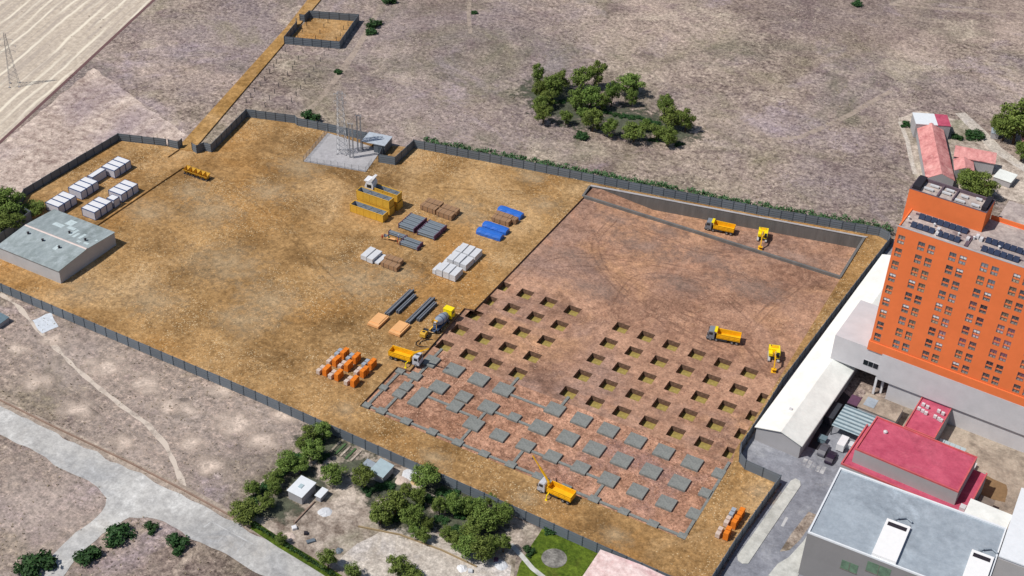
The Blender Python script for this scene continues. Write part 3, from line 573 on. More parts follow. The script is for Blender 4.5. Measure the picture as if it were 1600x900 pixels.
# ------------------------------------------------------------------ fences
FH = 2.7
mb = MB()
for k in range(4):
    z0 = .06 + k * .66; mb.add([(-.5, -.12, z0), (.5, -.12, z0), (.5, .12, z0), (-.5, .12, z0), (-.5, -.02, z0 + .6), (.5, -.02, z0 + .6), (.5, .02, z0 + .6), (-.5, .02, z0 + .6)], [(0, 3, 2, 1), (4, 5, 6, 7), (0, 1, 5, 4), (1, 2, 6, 5), (2, 3, 7, 6), (3, 0, 4, 7)]); mb.box(-.5, .5, -.02, .02, z0 + .6, z0 + .66)
mb.box(-.5, .5, -.06, .06, 2.7, 2.8)
PANEL = mb.mesh('panel', M['fence'])
mb = MB(); mb.box(-.08, .08, -.16, .16, 0, 2.86); POST = mb.mesh('post', M['fencepost'])
def fence(label, pts, group='dark grey panel fences round the site', base=0.0):
    root = empty('site_fence', (pts[0][0], pts[0][1], base), 0, label, 'fence', group); o0 = Vector((pts[0][0], pts[0][1], 0))
    for s in range(len(pts) - 1):
        p, q = Vector(pts[s] + (0,)), Vector(pts[s + 1] + (0,)); L = (q - p).length; n = max(1, round(L / 3.5)); ang = math.atan2(q.y - p.y, q.x - p.x)
        for k in range(n):
            c = p.lerp(q, (k + .5) / n) - o0
            o = link('panel', PANEL, root, c, ang); o.scale = (L / n, 1, 1 + .012 * random.uniform(-1, 1))
            link('post', POST, root, p.lerp(q, k / n) - o0, ang)
    link('post', POST, root, Vector(pts[-1] + (0,)) - o0, 0)
fence('long dark grey fence along the front of the site above the plots and road', FRONT)
fence('dark grey fence along the right side of the site beside street and white warehouse', EAST)
fence('long dark grey fence along the back of the site in front of the hedge', NORTH)
fence('short dark grey fence round the brown niche right of the substation kiosk', NICHE)
fence('dark grey fence from the substation round to the right of the track gate', NWEST)
fence('short stub of dark grey fence just left of the track gate', GATEW)
fence('dark grey fence behind the white cabins at the far left', WYARD)
fence('dark grey fence under the trees left of the grey shed', WEST)
fence('dark grey fence enclosing the small brown pen at the far end of the track', [(-170.3, 95.2), (-166.9, 83.2), (-148.6, 90.3), (-155.2, 111.9), (-171.9, 104.9), (-171.2, 101.2), (-172.9, 100.6)])
fence('stub of dark grey fence jutting onto the track beside the small pen', [(-170.4, 95.0), (-172.0, 97.2)])

# ------------------------------------------------------------------ right-hand buildings
T = empty('hotel_tower', (62, 6.1, 0), rad(-3.6), 'tall orange tower with nine rows of windows on a white podium', 'building')
U = [1.4, 6.0, 8.3, 13.1, 15.4, 20.15, 22.5, 27.2, 29.5, 34.3, 36.6]; RW = [44.7 - 3.48 * k for k in range(9)]
wx, wz = .78, 1.12; TW, TD, TZ0, TZ1 = 46.0, 9.0, 15.4, 47.5
xsg = sorted([0, TW] + [u + s * wx for u in U for s in (-1, 1)]); zsg = sorted([TZ0, TZ1] + [z + s * wz for z in RW for s in (-1, 1)])
mb = MB()
for a in range(len(xsg) - 1):
    for b in range(len(zsg) - 1):
        cx, cz = (xsg[a] + xsg[a + 1]) / 2, (zsg[b] + zsg[b + 1]) / 2
        if any(abs(cx - u) < wx for u in U) and any(abs(cz - z) < wz for z in RW): continue
        mb.add([(xsg[a], 0, zsg[b]), (xsg[a + 1], 0, zsg[b]), (xsg[a + 1], 0, zsg[b + 1]), (xsg[a], 0, zsg[b + 1])], [(0, 1, 2, 3)])
mb.add([(0, 0, TZ0), (0, 0, TZ1), (0, TD, TZ1), (0, TD, TZ0), (TW, 0, TZ0), (TW, 0, TZ1), (TW, TD, TZ1), (TW, TD, TZ0)], [(0, 1, 2, 3), (4, 7, 6, 5), (3, 2, 6, 7)])
mb.box(-.25, TW, -.3, TD, 12.7, 15.2); mb.box(0, TW, .05, TD, 15.2, 15.4)
mb.box(0, TW, 0, .35, 47.503, 47.8); mb.box(0, .35, .353, TD, 47.503, 47.8)
mb.build('wall', M['orange'], T, fix=False)
mbw = MB(); mbp = MB(); mbm = MB()
mbw.box(-wx, wx, 0.02, .3, -wz, -wz + .08); mbw.box(-wx, wx, .02, .3, wz - .08, wz); mbw.box(-wx, -wx + .08, .02, .3, -wz + .08, wz - .08); mbw.box(wx - .08, wx, .02, .3, -wz + .08, wz - .08)
mbw.box(-.05, .05, .12, .28, -wz + .08, wz - .08)
mbw.box(-wx + .08, -.05, .14, .27, -.42, -.3); mbw.box(.05, wx - .08, .14, .27, -.42, -.3)
FR = mbw.mesh('window', M['frame'])
mbp.add([(-wx + .05, .29, -wz + .05), (wx - .05, .29, -wz + .05), (wx - .05, .29, wz - .05), (-wx + .05, .29, wz - .05)], [(0, 1, 2, 3)]); PN = mbp.mesh('pane', M['glass'], fix=False); PNS = [PN, PN, mbp.mesh('pane', M['tanglass'], fix=False), mbp.mesh('pane', M['paleglass'], fix=False), mbp.mesh('pane', M['dimglass'], fix=False)]
mbm.box(-wx + .08, wx - .08, .1, .24, -.36, -.05); SP = mbm.mesh('spandrel', M['orange'])
mbb = MB(); mbb.box(-wx + .08, wx - .08, .15, .22, .35, wz - .08); BL = mbb.mesh('blind', M['white'])
for u in U:
    for z in RW:
        o = link('window', FR, T, (u, 0, z)); pn = link('pane', random.choice(PNS), o); pn.rotation_euler = (random.uniform(-.05, .05), 0, random.uniform(-.05, .05)); link('spandrel', SP, o)
        if random.random() < .16: link('blind', BL, o)
mb = MB(); mb.add([(.35, .35, 47.52), (TW, .35, 47.52), (TW, TD, 47.52), (.35, TD, 47.52)], [(0, 1, 2, 3)]); mb.add([(16, TD, 47.5), (TW, TD, 47.5), (TW, 15.5, 47.5), (16, 15.5, 47.5)], [(0, 1, 2, 3)]); mb.build('roof', M['roofgrey'], T, fix=False)
mb = MB(); mb.box(-1.4, 16.2, 8.9, 15.4, 14, 52.2); mb.box(-1.4, 16.2, 8.9, 9.2, 52.2, 52.6); mb.box(-1.4, -1.1, 9.2, 15.4, 52.2, 52.6); mb.box(15.9, 16.2, 9.2, 15.1, 52.2, 52.6); mb.box(-1.1, 16.2, 15.1, 15.4, 52.2, 52.6); mb.build('rooftop_block', M['orange'], T)
mb = MB(); mb.add([(-1.1, 9.2, 52.23), (15.9, 9.2, 52.23), (15.9, 15.1, 52.23), (-1.1, 15.1, 52.23)], [(0, 1, 2, 3)]); mb.build('upper_roof', M['roofgrey'], T, fix=False)
mb = MB(); mb.box(-1.42, 16.22, 8.88, 9.22, 52.602, 52.68); mb.box(-1.42, -1.08, 9.22, 15.42, 52.602, 52.68); mb.box(15.88, 16.22, 9.22, 15.08, 52.602, 52.68); mb.box(-1.08, 16.22, 15.08, 15.42, 52.602, 52.68); mb.build('parapet_cap', M['capdark'], T)
mb = MB(); mb.box(-.03, TW, -.03, .38, 47.803, 47.9); mb.build('parapet_cap', M['concpad'], T)
mb = MB(); mb.box(16.3, TW, 9.0, 15.8, 13, 47.45); mb.box(16.3, TW, 15.8, 16.1, 13, 48.4); mb.build('rear_wing', M['orange'], T)
mb = MB(); mb.box(17.6, TW, 16.2, 26, 13, 47.3); mb.build('far_wing', M['orange'], T); mb = MB(); mb.box(17.6, TW, 16.2, 26, 47.303, 47.5); mb.build('far_roof', M['roofgrey'], T)
for k, (x, y, l) in enumerate([(1.2, 11.0, 2.6), (2.0, 13.0, 2.4), (5.2, 11.6, 2.4), (5.6, 13.2, 2.2), (8.6, 10.2, 2.6), (9.2, 12.6, 2.0), (12.2, 10.4, 2.2), (12.4, 13.4, 1.6)]):
    mb = MB(); mb.box(x, x + l * .85, y, y + .6, 52.45, 52.8); mb.box(x + .1, x + .3, y + .1, y + .5, 52.23, 52.45); mb.box(x + l * .85 - .3, x + l * .85 - .1, y + .1, y + .5, 52.23, 52.45); mb.build('air_conditioner', M['hvac'], T)
for (x0, x1, y) in ((2.2, 7.6, 1.7), (8.2, 13.4, 1.5), (2.6, 13.8, 6.0), (18.0, 27.5, 5.2), (18.2, 26.5, 1.4), (28.5, 42, 3.0)):
    n = max(3, int((x1 - x0) / 1.3))
    for k in range(n):
        xa, xb = x0 + (x1 - x0) * k / n + .06, x0 + (x1 - x0) * (k + 1) / n - .06
        mb = MB(); mb.add([(xa, y, 47.75), (xb, y, 47.75), (xb, y + 1.2, 48.5), (xa, y + 1.2, 48.5), (xa, y, 47.68), (xb, y, 47.68), (xb, y + 1.2, 48.43), (xa, y + 1.2, 48.43)], [(0, 1, 2, 3), (7, 6, 5, 4), (0, 4, 5, 1), (1, 5, 6, 2), (2, 6, 7, 3), (3, 7, 4, 0)])
        mb.box(xa, xa + .08, y + 1.05, y + 1.15, 47.5, 48.4); mb.box(xb - .08, xb, y + 1.05, y + 1.15, 47.5, 48.4); mb.box(xa, xa + .08, y + .05, y + .15, 47.5, 47.75); mb.build('solar_panel', M['solar'], T)
for (x, y) in ((7.7, 3.2), (7.9, 1.6), (14.3, 3.4), (15.8, 5.6), (16.8, 5.0)):
    mb = MB(); mb.box(x, x + .7, y, y + 1.1, 47.52, 48.3); mb.build('roof_vent', M['hvac'], T)
for k, (x0, x1, y0, y1, h_) in enumerate([(1.6, 13.9, 7.5, 7.8, .35), (1.4, 7.9, 3.1, 3.3, .25), (8.0, 13.9, 2.9, 3.1, .25), (17.4, 28, 6.6, 6.8, .3), (17.8, 27.2, 2.8, 3.0, .25), (14.6, 15.4, 1.2, 5.8, .3), (29, 41, 5.2, 5.5, .3)]):
    mb = MB(); mb.box(x0, x1, y0, y1, 47.53, 47.53 + h_); mb.build('cable_tray', M['capdark'], T)
for (x0, x1, y0, y1, h_) in ((-1.0, .7, 9.5, 14.8, 1.2), (14.7, 15.8, 9.5, 14.8, 1.3), (4.6, 5.0, 9.6, 14.6, .5), (8.0, 8.3, 10, 14.8, .5), (.9, 14.4, 14.6, 15.0, .7)):
    mb = MB(); mb.box(x0, x1, y0, y1, 52.25, 52.25 + h_); mb.build('plant_housing', M['dark'] if h_ > 1 else M['capdark'], T)
for k in range(9):
    x, y = 1.0 + k * 4.9 + (k % 3) * .8, 4.6 + (k % 2) * .5; mb = MB(); mb.lathe([((x, y, 47.52), .22), ((x, y, 48.2), .22), ((x, y, 48.25), .34), ((x, y, 48.45), .1)], 8); mb.build('vent_cowl', M['hvac'], T)
# podium
mb = MB(); mb.box(-8.4, 3.6, 0.0, 17.2, 5.9, 13.1); mb.build('annexe', M['whitewall'], T)
mb = MB(); mb.box(3.6, 50, -.35, 3.0, 5.3, 13.0); mb.build('podium_front', M['whitewall'], T)
mb = MB(); mb.box(6.6, 50, .25, 20, 0, 5.28); mb.box(-.2, 6.6, 8.0, 17, 0, 5.88); mb.build('podium_base', M['whitewall'], T)
for x in (3.2, 4.6): mb = MB(); mb.box(x, x + .55, .3 if x < 4 else 1.6, .85 if x < 4 else 2.1, 0, 5.9); mb.build('column', M['white'], T)
mb = MB(); mb.box(-.4, 3.3, -.06, .02, 7.8, 9.3); o = mb.build('podium_window', M['dglass'], T)
mb = MB(); mb.box(-.5, 3.4, -.08, -.0, 9.3, 9.4); mb.box(-.5, 3.4, -.08, -.0, 7.7, 7.8); mb.box(-.5, -.4, -.08, 0, 7.8, 9.3); mb.box(3.3, 3.4, -.08, 0, 7.8, 9.3); mb.box(.8, .86, -.09, -.06, 7.8, 9.3); mb.box(2.0, 2.06, -.09, -.06, 7.8, 9.3); mb.build('window_frame', M['whitewall'], o)

WH = empty('white_warehouse', (46.4, -24.2, 0), rad(-3.6), 'long warehouse with a bright white gable roof between the fence and the tower', 'building')
g = lambda e, r: [(0, 0), (10.9, 0), (10.9, e), (5.9, r), (0, e)]
wl, we, wr = 84, 4.1, 5.7
mb = MB(); mb.prism_y([(0, -.1), (10.9, -.1), (10.9, we), (5.9, wr), (0, we)], 0, wl); mb.build('wall', M['greywall'], WH)
def slope(x0, z0, x1, z1, y0, y1, t):
    m_ = MB(); m_.prism_y([(x0, z0), (x1, z1), (x1, z1 + t), (x0, z0 + t)], y0, y1); return m_
slope(-.4, we - .12, 5.9, wr + .02, -.4, wl + .4, .18).build('roof_slope', M['roofwhite'], WH)
slope(11.3, we - .12, 5.91, wr + .02, -.4, wl + .4, .18).build('roof_slope', M['roofpale'], WH)
mb = MB(); mb.box(11.2, 11.45, -.4, 33, we - .2, we + .02); mb.build('gutter', M['darkwall'], WH)
mb = MB(); mb.box(4.2, 5.0, 8, 8.7, 5.2, 5.9); mb.build('roof_vent', M['hvac'], WH)
tag(WH, None)

CP = empty('carport', (61.0, -13.4, 0), rad(-3.6), 'pale ribbed carport roof between the white warehouse and the red flat roof', 'shelter')
mb = MB(); mb.box(0, 8.0, 0, 8.8, 2.9, 3.0); mb.build('roof', M['stripe'], CP)
mb = MB()
for k in range(7): mb.box(0, 8, .3 + k * 1.3, .75 + k * 1.3, 3.003, 3.12)
mb.build('ribs', M['darkrib'], CP)
for x in (.1, 7.7):
    for y in (.1, 8.5): mb = MB(); mb.box(x, x + .2, y, y + .2, 0, 2.9); mb.build('post', M['chassis'], CP)
ST = empty('flat_roofed_store', (64.3, -3.6, 0), rad(-3.6), 'low store with a beige flat roof under the white podium', 'building')
mb = MB(); mb.box(0, 9.2, 0, 6.0, 0, 2.7); mb.build('wall', M['greywall'], ST)
mb = MB(); mb.box(-.15, 9.35, -.15, 6.1, 2.7, 2.95); mb.build('roof', M['yard'], ST)
mb = MB(); mb.box(.8, 3.4, 1.2, 4.6, 2.953, 3.05); mb.build('roof_patch', M['bluegreyroof'], ST)
SR = empty('small_red_roofed_block', (76.0, -7.4, 0), rad(-3.6), 'narrow block with dark red flat roof and white air conditioners, beside the tower podium', 'building')
mb = MB(); mb.box(0, 7.3, 0, 13.2, 0, 4.5); mb.build('wall', M['greywall'], SR)
mb = MB(); mb.box(.25, 7.05, .25, 12.9, 4.5, 4.56); mb.build('roof', M['redroof'], SR)
mb = MB(); mb.box(0, 7.3, 0, .25, 4.5, 4.9); mb.box(0, .25, .25, 13.2, 4.5, 4.9); mb.box(7.05, 7.3, .25, 13.2, 4.5, 4.9); mb.box(.25, 7.05, 12.9, 13.2, 4.5, 4.9); mb.build('parapet', M['redtrim'], SR)
for (x, y) in ((.5, 7.6), (1.5, 7.3), (2.4, 7.0), (4.6, 7.0), (5.6, 6.7), (6.2, 6.5), (.9, 9.6), (2.0, 9.3), (4.7, 9.4), (5.8, 9.1)):
    mb = MB(); mb.box(x, x + .75, y, y + .6, 4.68, 5.4); mb.box(x + .1, x + .65, y + .1, y + .5, 4.56, 4.68); mb.build('air_conditioner', M['hvac'], SR)
RB = empty('red_roofed_building', (69.2, -25.7, 0), rad(-4.4), 'two-tier building with a large crimson flat roof above a red-edged terrace', 'building')
mb = MB(); mb.box(-1.8, 26.4, -2.2, 13.6, 0, 5.3); mb.build('lower_wall', M['greywall'], RB)
mb = MB(); mb.box(-1.6, 26.2, -2.0, 13.4, 5.3, 5.36); mb.build('terrace', M['redroof'], RB)
mb = MB(); mb.box(-1.8, 26.4, -2.2, -1.9, 5.3, 5.75); mb.box(26.1, 26.4, -1.9, 13.6, 5.3, 5.75); mb.box(-1.8, -1.5, -1.9, 13.6, 5.3, 5.75); mb.build('terrace_parapet', M['redtrim'], RB)
mb = MB(); mb.box(0, 23.4, 0, 13.2, 5.36, 9.0); mb.build('upper_wall', M['greywall'], RB)
mb = MB(); mb.box(.3, 23.1, .3, 12.9, 9.0, 9.06); mb.build('roof', M['redroof'], RB)
mb = MB(); mb.box(0, 23.4, 0, .3, 9.0, 9.4); mb.box(0, 23.4, 12.9, 13.2, 9.0, 9.4); mb.box(0, .3, .3, 12.9, 9.0, 9.4); mb.box(23.1, 23.4, .3, 12.9, 9.0, 9.4); mb.build('parapet', M['redtrim'], RB)
mb = MB(); mb.lathe([((3.6, 9.2, 9.06), .45), ((3.6, 9.2, 9.5), .5), ((3.6, 9.2, 9.75), .2)], 10); mb.build('roof_vent', M['hvac'], RB)
mb = MB(); mb.box(24.6, 25.8, -.8, .6, 5.36, 6.2); mb.build('terrace_unit', M['hvac'], RB)

GB = empty('grey_flat_roofed_building', (68.8, -58.3, 0), rad(.4), 'big building with a blue-grey flat roof and two white roof slabs at the lower right', 'building')
mb = MB(); mb.box(0, 46, 0, 21.8, -.1, 12.0); mb.build('wall', M['darkwall'], GB)
mb = MB(); mb.box(.35, 35.0, .35, 21.4, 12.0, 12.06); mb.build('roof', M['bluegreyroof'], GB)
mb = MB(); mb.box(0, 46, 0, .35, 12.0, 12.4); mb.box(0, 35.3, 21.4, 21.8, 12.0, 12.4); mb.box(0, .35, .35, 21.4, 12.0, 12.4); mb.box(35.0, 35.3, .35, 21.4, 12.0, 12.4); mb.build('parapet', M['parapet'], GB)
for x0, x1, y0, y1 in ((13.1, 18.0, .4, 11.4), (30.4, 34.8, .4, 11.6)):
    mb = MB(); mb.box(x0, x1, y0, y1, 12.06, 13.0); o = mb.build('roof_slab', M['skylight'], GB)
    mb = MB(); mb.box(x0 + .5, x1 - .5, y1 - 1.9, y1 - .8, 13.003, 13.05); mb.build('opening', M['dark'], o)
    mb = MB(); mb.lathe([((x0 + 1.6, y1 + 1.3, 12.06), .5), ((x0 + 1.6, y1 + 1.3, 12.9), .5)], 10); mb.box(x0 + 2.0, x0 + 4.6, y1 + .4, y1 + 1.0, 12.06, 12.6); mb.tube((x0 + 1.6, y1 + 1.3, 12.6), (x0 + 3.4, y1 + 2.6, 12.6), .25, 8); mb.tube((x0 + 3.4, y1 + 2.6, 12.6), (x0 + 4.8, y1 + 1.8, 12.6), .2, 8); mb.build('ventilation_duct', M['bluegreyroof'], GB)
for x0, x1, z0, z1 in ((7.9, 11.3, 6.2, 8.6), (12.8, 17.6, 8.2, 10.9), (20.5, 25.5, 8.2, 10.9)):
    mb = MB(); mb.box(x0, x1, -.05, .06, z0, z1); o = mb.build('window', M['greenwin'], GB)
    mb = MB(); mb.box(x0 - .1, x1 + .1, -.1, .05, z0 - .12, z0); mb.build('sill', M['frame'], o); mb = MB(); mb.box((x0 + x1) / 2 - .05, (x0 + x1) / 2 + .05, -.09, -.05, z0, z1); mb.build('mullion', M['frame'], o)
EX = empty('pale_extension', (95.3, -36.3, 0), rad(-3.0), 'pale blue flat-roofed extension behind the blue-grey roof at the right edge', 'building')
mb = MB(); mb.box(0, 8.4, .2, 5.6, 0, 11.2); mb.build('wall', M['greywall'], EX)
mb = MB(); mb.box(-.2, 8.6, 0, 5.8, 11.2, 11.5); mb.build('roof', M['roofpale'], EX)
mb = MB(); mb.box(.1, 8.6, -.25, -.02, 10.3, 11.0); mb.build('gutter', M['dark'], EX)
WX = empty('white_side_block', (104.2, -45.5, 0), rad(.4), 'white block at the right edge beside the blue-grey roof', 'building')
mb = MB(); mb.box(.2, 22, .2, 22, 0, 12.6); mb.build('wall', M['whitewall'], WX)
mb = MB(); mb.box(0, 22, 0, 22.2, 12.6, 12.9); mb.build('roof', M['parapet'], WX)

sheet('yard_ground', [(57.9, -20), (60.6, -20), (61.4, 2), (58.2, 4)], mk('painted_shade_asphalt', lin((52, 50, 56))[:3], .9), (), -.012)  # shade along the warehouse side painted in as a near-black strip of asphalt
sheet('yard_ground', wobble([(95, -8), (101, -9), (102, -15), (96.5, -17)], .8, 1.5), mk('brown_earth', lin((134, 108, 78))[:3], .95), (), .008)
def ybox(name, label, c, sx, sy, h, m, roofm, cat, rz=-.06):
    r = empty(name, (c[0], c[1], 0), rz, label, cat); mb = MB(); mb.box(-sx / 2, sx / 2, -sy / 2, sy / 2, 0, h); mb.build('body', M[m], r)
    mb = MB(); mb.box(-sx / 2 - .12, sx / 2 + .12, -sy / 2 - .12, sy / 2 + .12, h, h + .14); mb.build('lid' if cat == 'cabinet' else 'roof', M[roofm], r)
ybox('yard_shed', 'dark shed squeezed between the white warehouse and the ribbed carport', (59.6, -7.5), 1.9, 6.0, 2.4, 'dark', 'chassis', 'shed')
ybox('yard_shed', 'dark purple shed beside the beige flat-roofed store', (62.9, -1.6), 2.2, 3.4, 2.5, 'dark', 'pipeend', 'shed')
ybox('yard_shed', 'dull brown lean-to behind the terrace of the crimson roofed building', (98.2, -21.0), 3.0, 5.0, 2.6, 'dark', 'frame', 'shed')
ybox('yard_shed', 'small grey shed behind the pale blue extension', (100.5, -26.0), 3.4, 3.0, 2.6, 'darkwall', 'capdark', 'shed')
for k in range(5): ybox('yard_cabinet', 'pale blue equipment cabinet, %s from the left by the small red roof' % ORD[k], (84.6 + k * 1.25, -4.6 - k * .1), .9, 2.6, 1.5, 'darkrib', 'stripe', 'cabinet')
for k, (x, y, m_, t_) in enumerate(((66.2, -15.2, 'block', 'white pallet stack in front of the ribbed carport'), (60.2, -16.5, 'darkrib', 'blue-grey skip beside the white warehouse wall'), (92.6, -7.6, 'hvac', 'pale skip in the yard behind the crimson roof'))): ybox('yard_crate', t_, (x, y), 1.7, 1.5, 1.1, m_, m_, 'crate')

# ------------------------------------------------------------------ farm houses, upper right
def gable(name, label, quad, eave, ridge, wall, roof, base=0.0, cat='house'):
    """gabled house over a quad (front-left, front-right, back-right, back-left); ridge runs front to back"""
    q = [Vector((p[0], p[1], 0)) for p in quad]; c = sum(q, Vector()) / 4
    r = empty(name, c, 0, label, cat); q = [p - c for p in q]
    mf, mbk = (q[0] + q[1]) / 2, (q[2] + q[3]) / 2; Z = lambda v, z: (v.x, v.y, z)
    m_ = MB(); m_.add([Z(p, base) for p in q] + [Z(p, eave) for p in q] + [Z(mf, ridge), Z(mbk, ridge)],
                      [(0, 1, 5, 8, 4), (1, 2, 6, 5), (2, 3, 7, 9, 6), (3, 0, 4, 7)]); m_.build('wall', wall, r, fix=False)
    for e0, e1, mm in ((0, 3, -1), (1, 2, 1)):
        o = (q[e0] - mf) * .08; a0, a1 = q[e0] + o, q[e1] + o; t = .15; dz = -(ridge - eave) * .08
        m_ = MB(); vs = [Z(a0, eave + dz), Z(mf, ridge), Z(mbk, ridge), Z(a1, eave + dz)]
        m_.add([(x, y, z + .02) for x, y, z in vs] + [(x, y, z + t) for x, y, z in vs], [(3, 2, 1, 0), (4, 5, 6, 7), (0, 1, 5, 4), (1, 2, 6, 5), (2, 3, 7, 6), (3, 0, 4, 7)])
        m_.build('roof_slope', roof, r)
    return r
gable('long_farmhouse', 'long farm building with a faded red tiled roof behind the orange tower', [(51.2, 107.9), (58.6, 110.9), (47.6, 140.4), (40.5, 137.3)], 3.3, 5.2, M['greywall'], M['tile'])
r = empty('farm_store', (43.4, 141.8, 0), rad(24), 'grey farm store with patchy white and red flat roof behind the long farmhouse', 'building')
mb = MB(); mb.box(-5.4, 5.4, -3.6, 3.6, 0, 4.8); mb.build('wall', M['greywall'], r); mb = MB(); mb.box(-5.5, 1.4, -3.7, 3.7, 4.8, 5.0); mb.build('roof', M['parapet'], r); mb = MB(); mb.box(1.4, 5.5, -3.7, 3.7, 4.8, 4.98); mb.build('roof_patch', M['redroof'], r)
r = empty('farmhouse_wing', (60.7, 127.6, 0), rad(10), 'low house with a red tiled mono-pitch roof right of the long farm building', 'house')
mb = MB(); mb.prism_x([(-2.4, 0), (2.4, 0), (2.4, 4.9), (-2.4, 4.0)], -6.0, 6.0); mb.build('wall', M['greywall'], r); mb = MB(); mb.prism_x([(-2.7, 3.95), (2.6, 4.95), (2.6, 5.1), (-2.7, 4.1)], -6.2, 6.2); mb.build('roof', M['tile'], r)
gable('small_farmhouse', 'small house with a red tiled gable roof right beside the long farm building', [(57.4, 117.0), (62.6, 119.2), (60.6, 125.6), (55.4, 123.6)], 3.3, 4.4, M['greywall'], M['tile'])
r = empty('grey_lean_to', (71.2, 124.6, 0), rad(-8), 'flat grey lean-to shed at the right of the farm yard', 'shed')
mb = MB(); mb.box(-2.6, 2.6, -2.9, 2.6, 0, 1.9); mb.build('wall', M['greywall'], r); mb = MB(); mb.box(-2.8, 2.8, -3.1, 2.8, 1.9, 2.05); mb.build('roof', M['roofpale'], r)
r = empty('grey_hut', (62.2, 151.0, 0), rad(12), 'tiny grey hut under the big tree at the right edge', 'hut')
mb = MB(); mb.box(-1.1, 1.1, -1.8, 1.8, 0, 1.9); mb.build('wall', M['greywall'], r); mb = MB(); mb.box(-1.2, 1.2, -1.9, 1.9, 1.9, 2.05); mb.build('roof', M['bluegreyroof'], r)
p = P(1604, 224, 2); gable('edge_farmhouse', 'red tiled farmhouse cut off by the right edge of the picture', [(p.x, p.y - 5), (p.x + 9, p.y - 2), (p.x + 6, p.y + 6), (p.x - 2.4, p.y + 3)], 3.2, 4.6, M['greywall'], M['tile'])

# ------------------------------------------------------------------ grey shed at the left
r = empty('grey_shed', (-142.8, -50.4, 0), 0, 'large shed with a weathered grey-green roof at the left edge of the site', 'shed')
mb = MB(); mb.prism_x([(-10.6, -.1), (10.4, -.1), (10.4, 3.9), (0, 4.7), (-10.4, 3.9)], -11.4, 10.5); mb.build('wall', M['shedwall'], r)
for s in (-1, 1):
    mb = MB(); mb.prism_x([(0, 4.72), (s * 10.7, 3.9), (s * 10.7, 4.02), (0, 4.84)], -11.5, 10.55); mb.build('roof_slope', M['shedroof'], r)
mb = MB(); mb.prism_x([(-.35, 4.83), (0, 4.9), (.35, 4.83), (0, 4.98)], -11.4, 10.5); mb.build('ridge_cap', M['ridgecap'], r)
def onroof(y): return 4.84 - abs(y) * .0766
for (x, y, lx, ly) in ((-6.0, 4.2, 3.4, 1.6), (-3.6, 6.4, 2.4, 2.6), (-1.6, 5.0, 2.6, 1.3), (1.4, 2.6, .9, 3.4), (2.8, 2.4, .9, 2.4), (4.6, 2.8, .9, 2.6), (5.6, 1.2, 1.2, .9), (7.6, 1.6, 1.6, .8), (2.4, -4.4, 1.2, 1.9), (9.2, 4.2, .7, .8)):
    mb = MB(); mb.add([(x, y, onroof(y) + .02), (x + lx, y, onroof(y) + .02), (x + lx, y + ly, onroof(y + ly) + .02), (x, y + ly, onroof(y + ly) + .02)], [(0, 1, 2, 3)]); mb.build('roof_sheet', M['shedpatch'], r, fix=False)
for (x, y) in ((-7.8, -2.6), (-2.2, -3.0), (3.8, -3.2), (1.2, 3.4), (7.2, 3.0)):
    mb = MB(); mb.lathe([((x, y, onroof(y) - .1), .28), ((x, y, onroof(y) + .45), .28), ((x, y, onroof(y) + .6), .4), ((x, y, onroof(y) + .75), .1)], 8); mb.build('roof_vent', M['dark'], r)

# ------------------------------------------------------------------ huts and pink house at the bottom
def hut(name, label, c, sx, sy, h, roof, rz=0.0, slope_=.25):
    r = empty(name, (c[0], c[1], -.06), rz, label, 'hut'); m_ = MB(); m_.prism_y([(-sx / 2, 0), (sx / 2, 0), (sx / 2, h - slope_), (-sx / 2, h)], -sy / 2, sy / 2); m_.build('wall', M['greywall'], r)
    m_ = MB(); m_.prism_y([(-sx / 2 - .2, h + .02), (sx / 2 + .2, h - slope_ - .02), (sx / 2 + .2, h - slope_ + .1), (-sx / 2 - .2, h + .14)], -sy / 2 - .2, sy / 2 + .2); m_.build('roof', roof, r); return r
r = hut('garden_hut', 'white roofed hut among the left garden trees', (-33.0, -91.8), 3.6, 5.0, 2.5, M['parapet'])
mb = MB(); mb.box(-.6, .3, -.6, .6, 2.45, 2.62); mb.build('roof_hatch', M['stripe'], r)
hut('garden_hut', 'pale blue roofed hut next to the site fence', (-21.3, -78.0), 3.2, 4.2, 2.5, M['stripe'], 0, .5)
hut('garden_hut', 'tiny grey hut leaning against the pale blue roofed hut', (-24.7, -78.0), 1.9, 1.8, 2.0, M['bluegreyroof'])
hut('garden_hut', 'small white topped box shed right of the white roofed hut', (-28.8, -90.4), 1.2, 2.6, 1.5, M['parapet'], 0, .1)
r = empty('pink_house', (40.3, -84.8, 0), 0, 'house with a faded pink roof cut off by the bottom edge', 'house')
mb = MB(); mb.box(-8, 10, -9, 7.0, 0, 4.7); mb.build('wall', M['whitewall'], r); mb = MB(); mb.prism_y([(-8.3, 4.7), (10.3, 4.7), (10.3, 4.95), (1, 5.5), (-8.3, 4.95)], -9.3, 7.3); mb.build('roof', M['pinktile'], r)
# low walls beside the road and in the plot
def lowwall(label, pts, h, wd, m, name='low_wall'):
    mb = MB(); mb.prism(strip([Vector(p) for p in pts], wd), -.1, h); tag(mb.build(name, m), label, 'wall')
M['brownwall'] = mk('brown_wall', lin((150, 126, 112))[:3], .9, sc=.4)
lowwall('low brown kerb wall along the far edge of the pale road', [P(-60, 596), P(90, 670), P(200, 722), P(290, 768), P(392, 824)], .35, .3, M['brownwall'])
lowwall('thin ochre plot wall below the garden trees', [P(560, 835 - 12), P(625, 836), P(690, 860), P(745, 886)], .3, .25, mk('ochre_wall', lin((160, 140, 108))[:3], .9))
lowwall('short brown garden wall beside the white roofed hut', [P(460, 818), P(492, 784)], .3, .22, M['brownwall'])

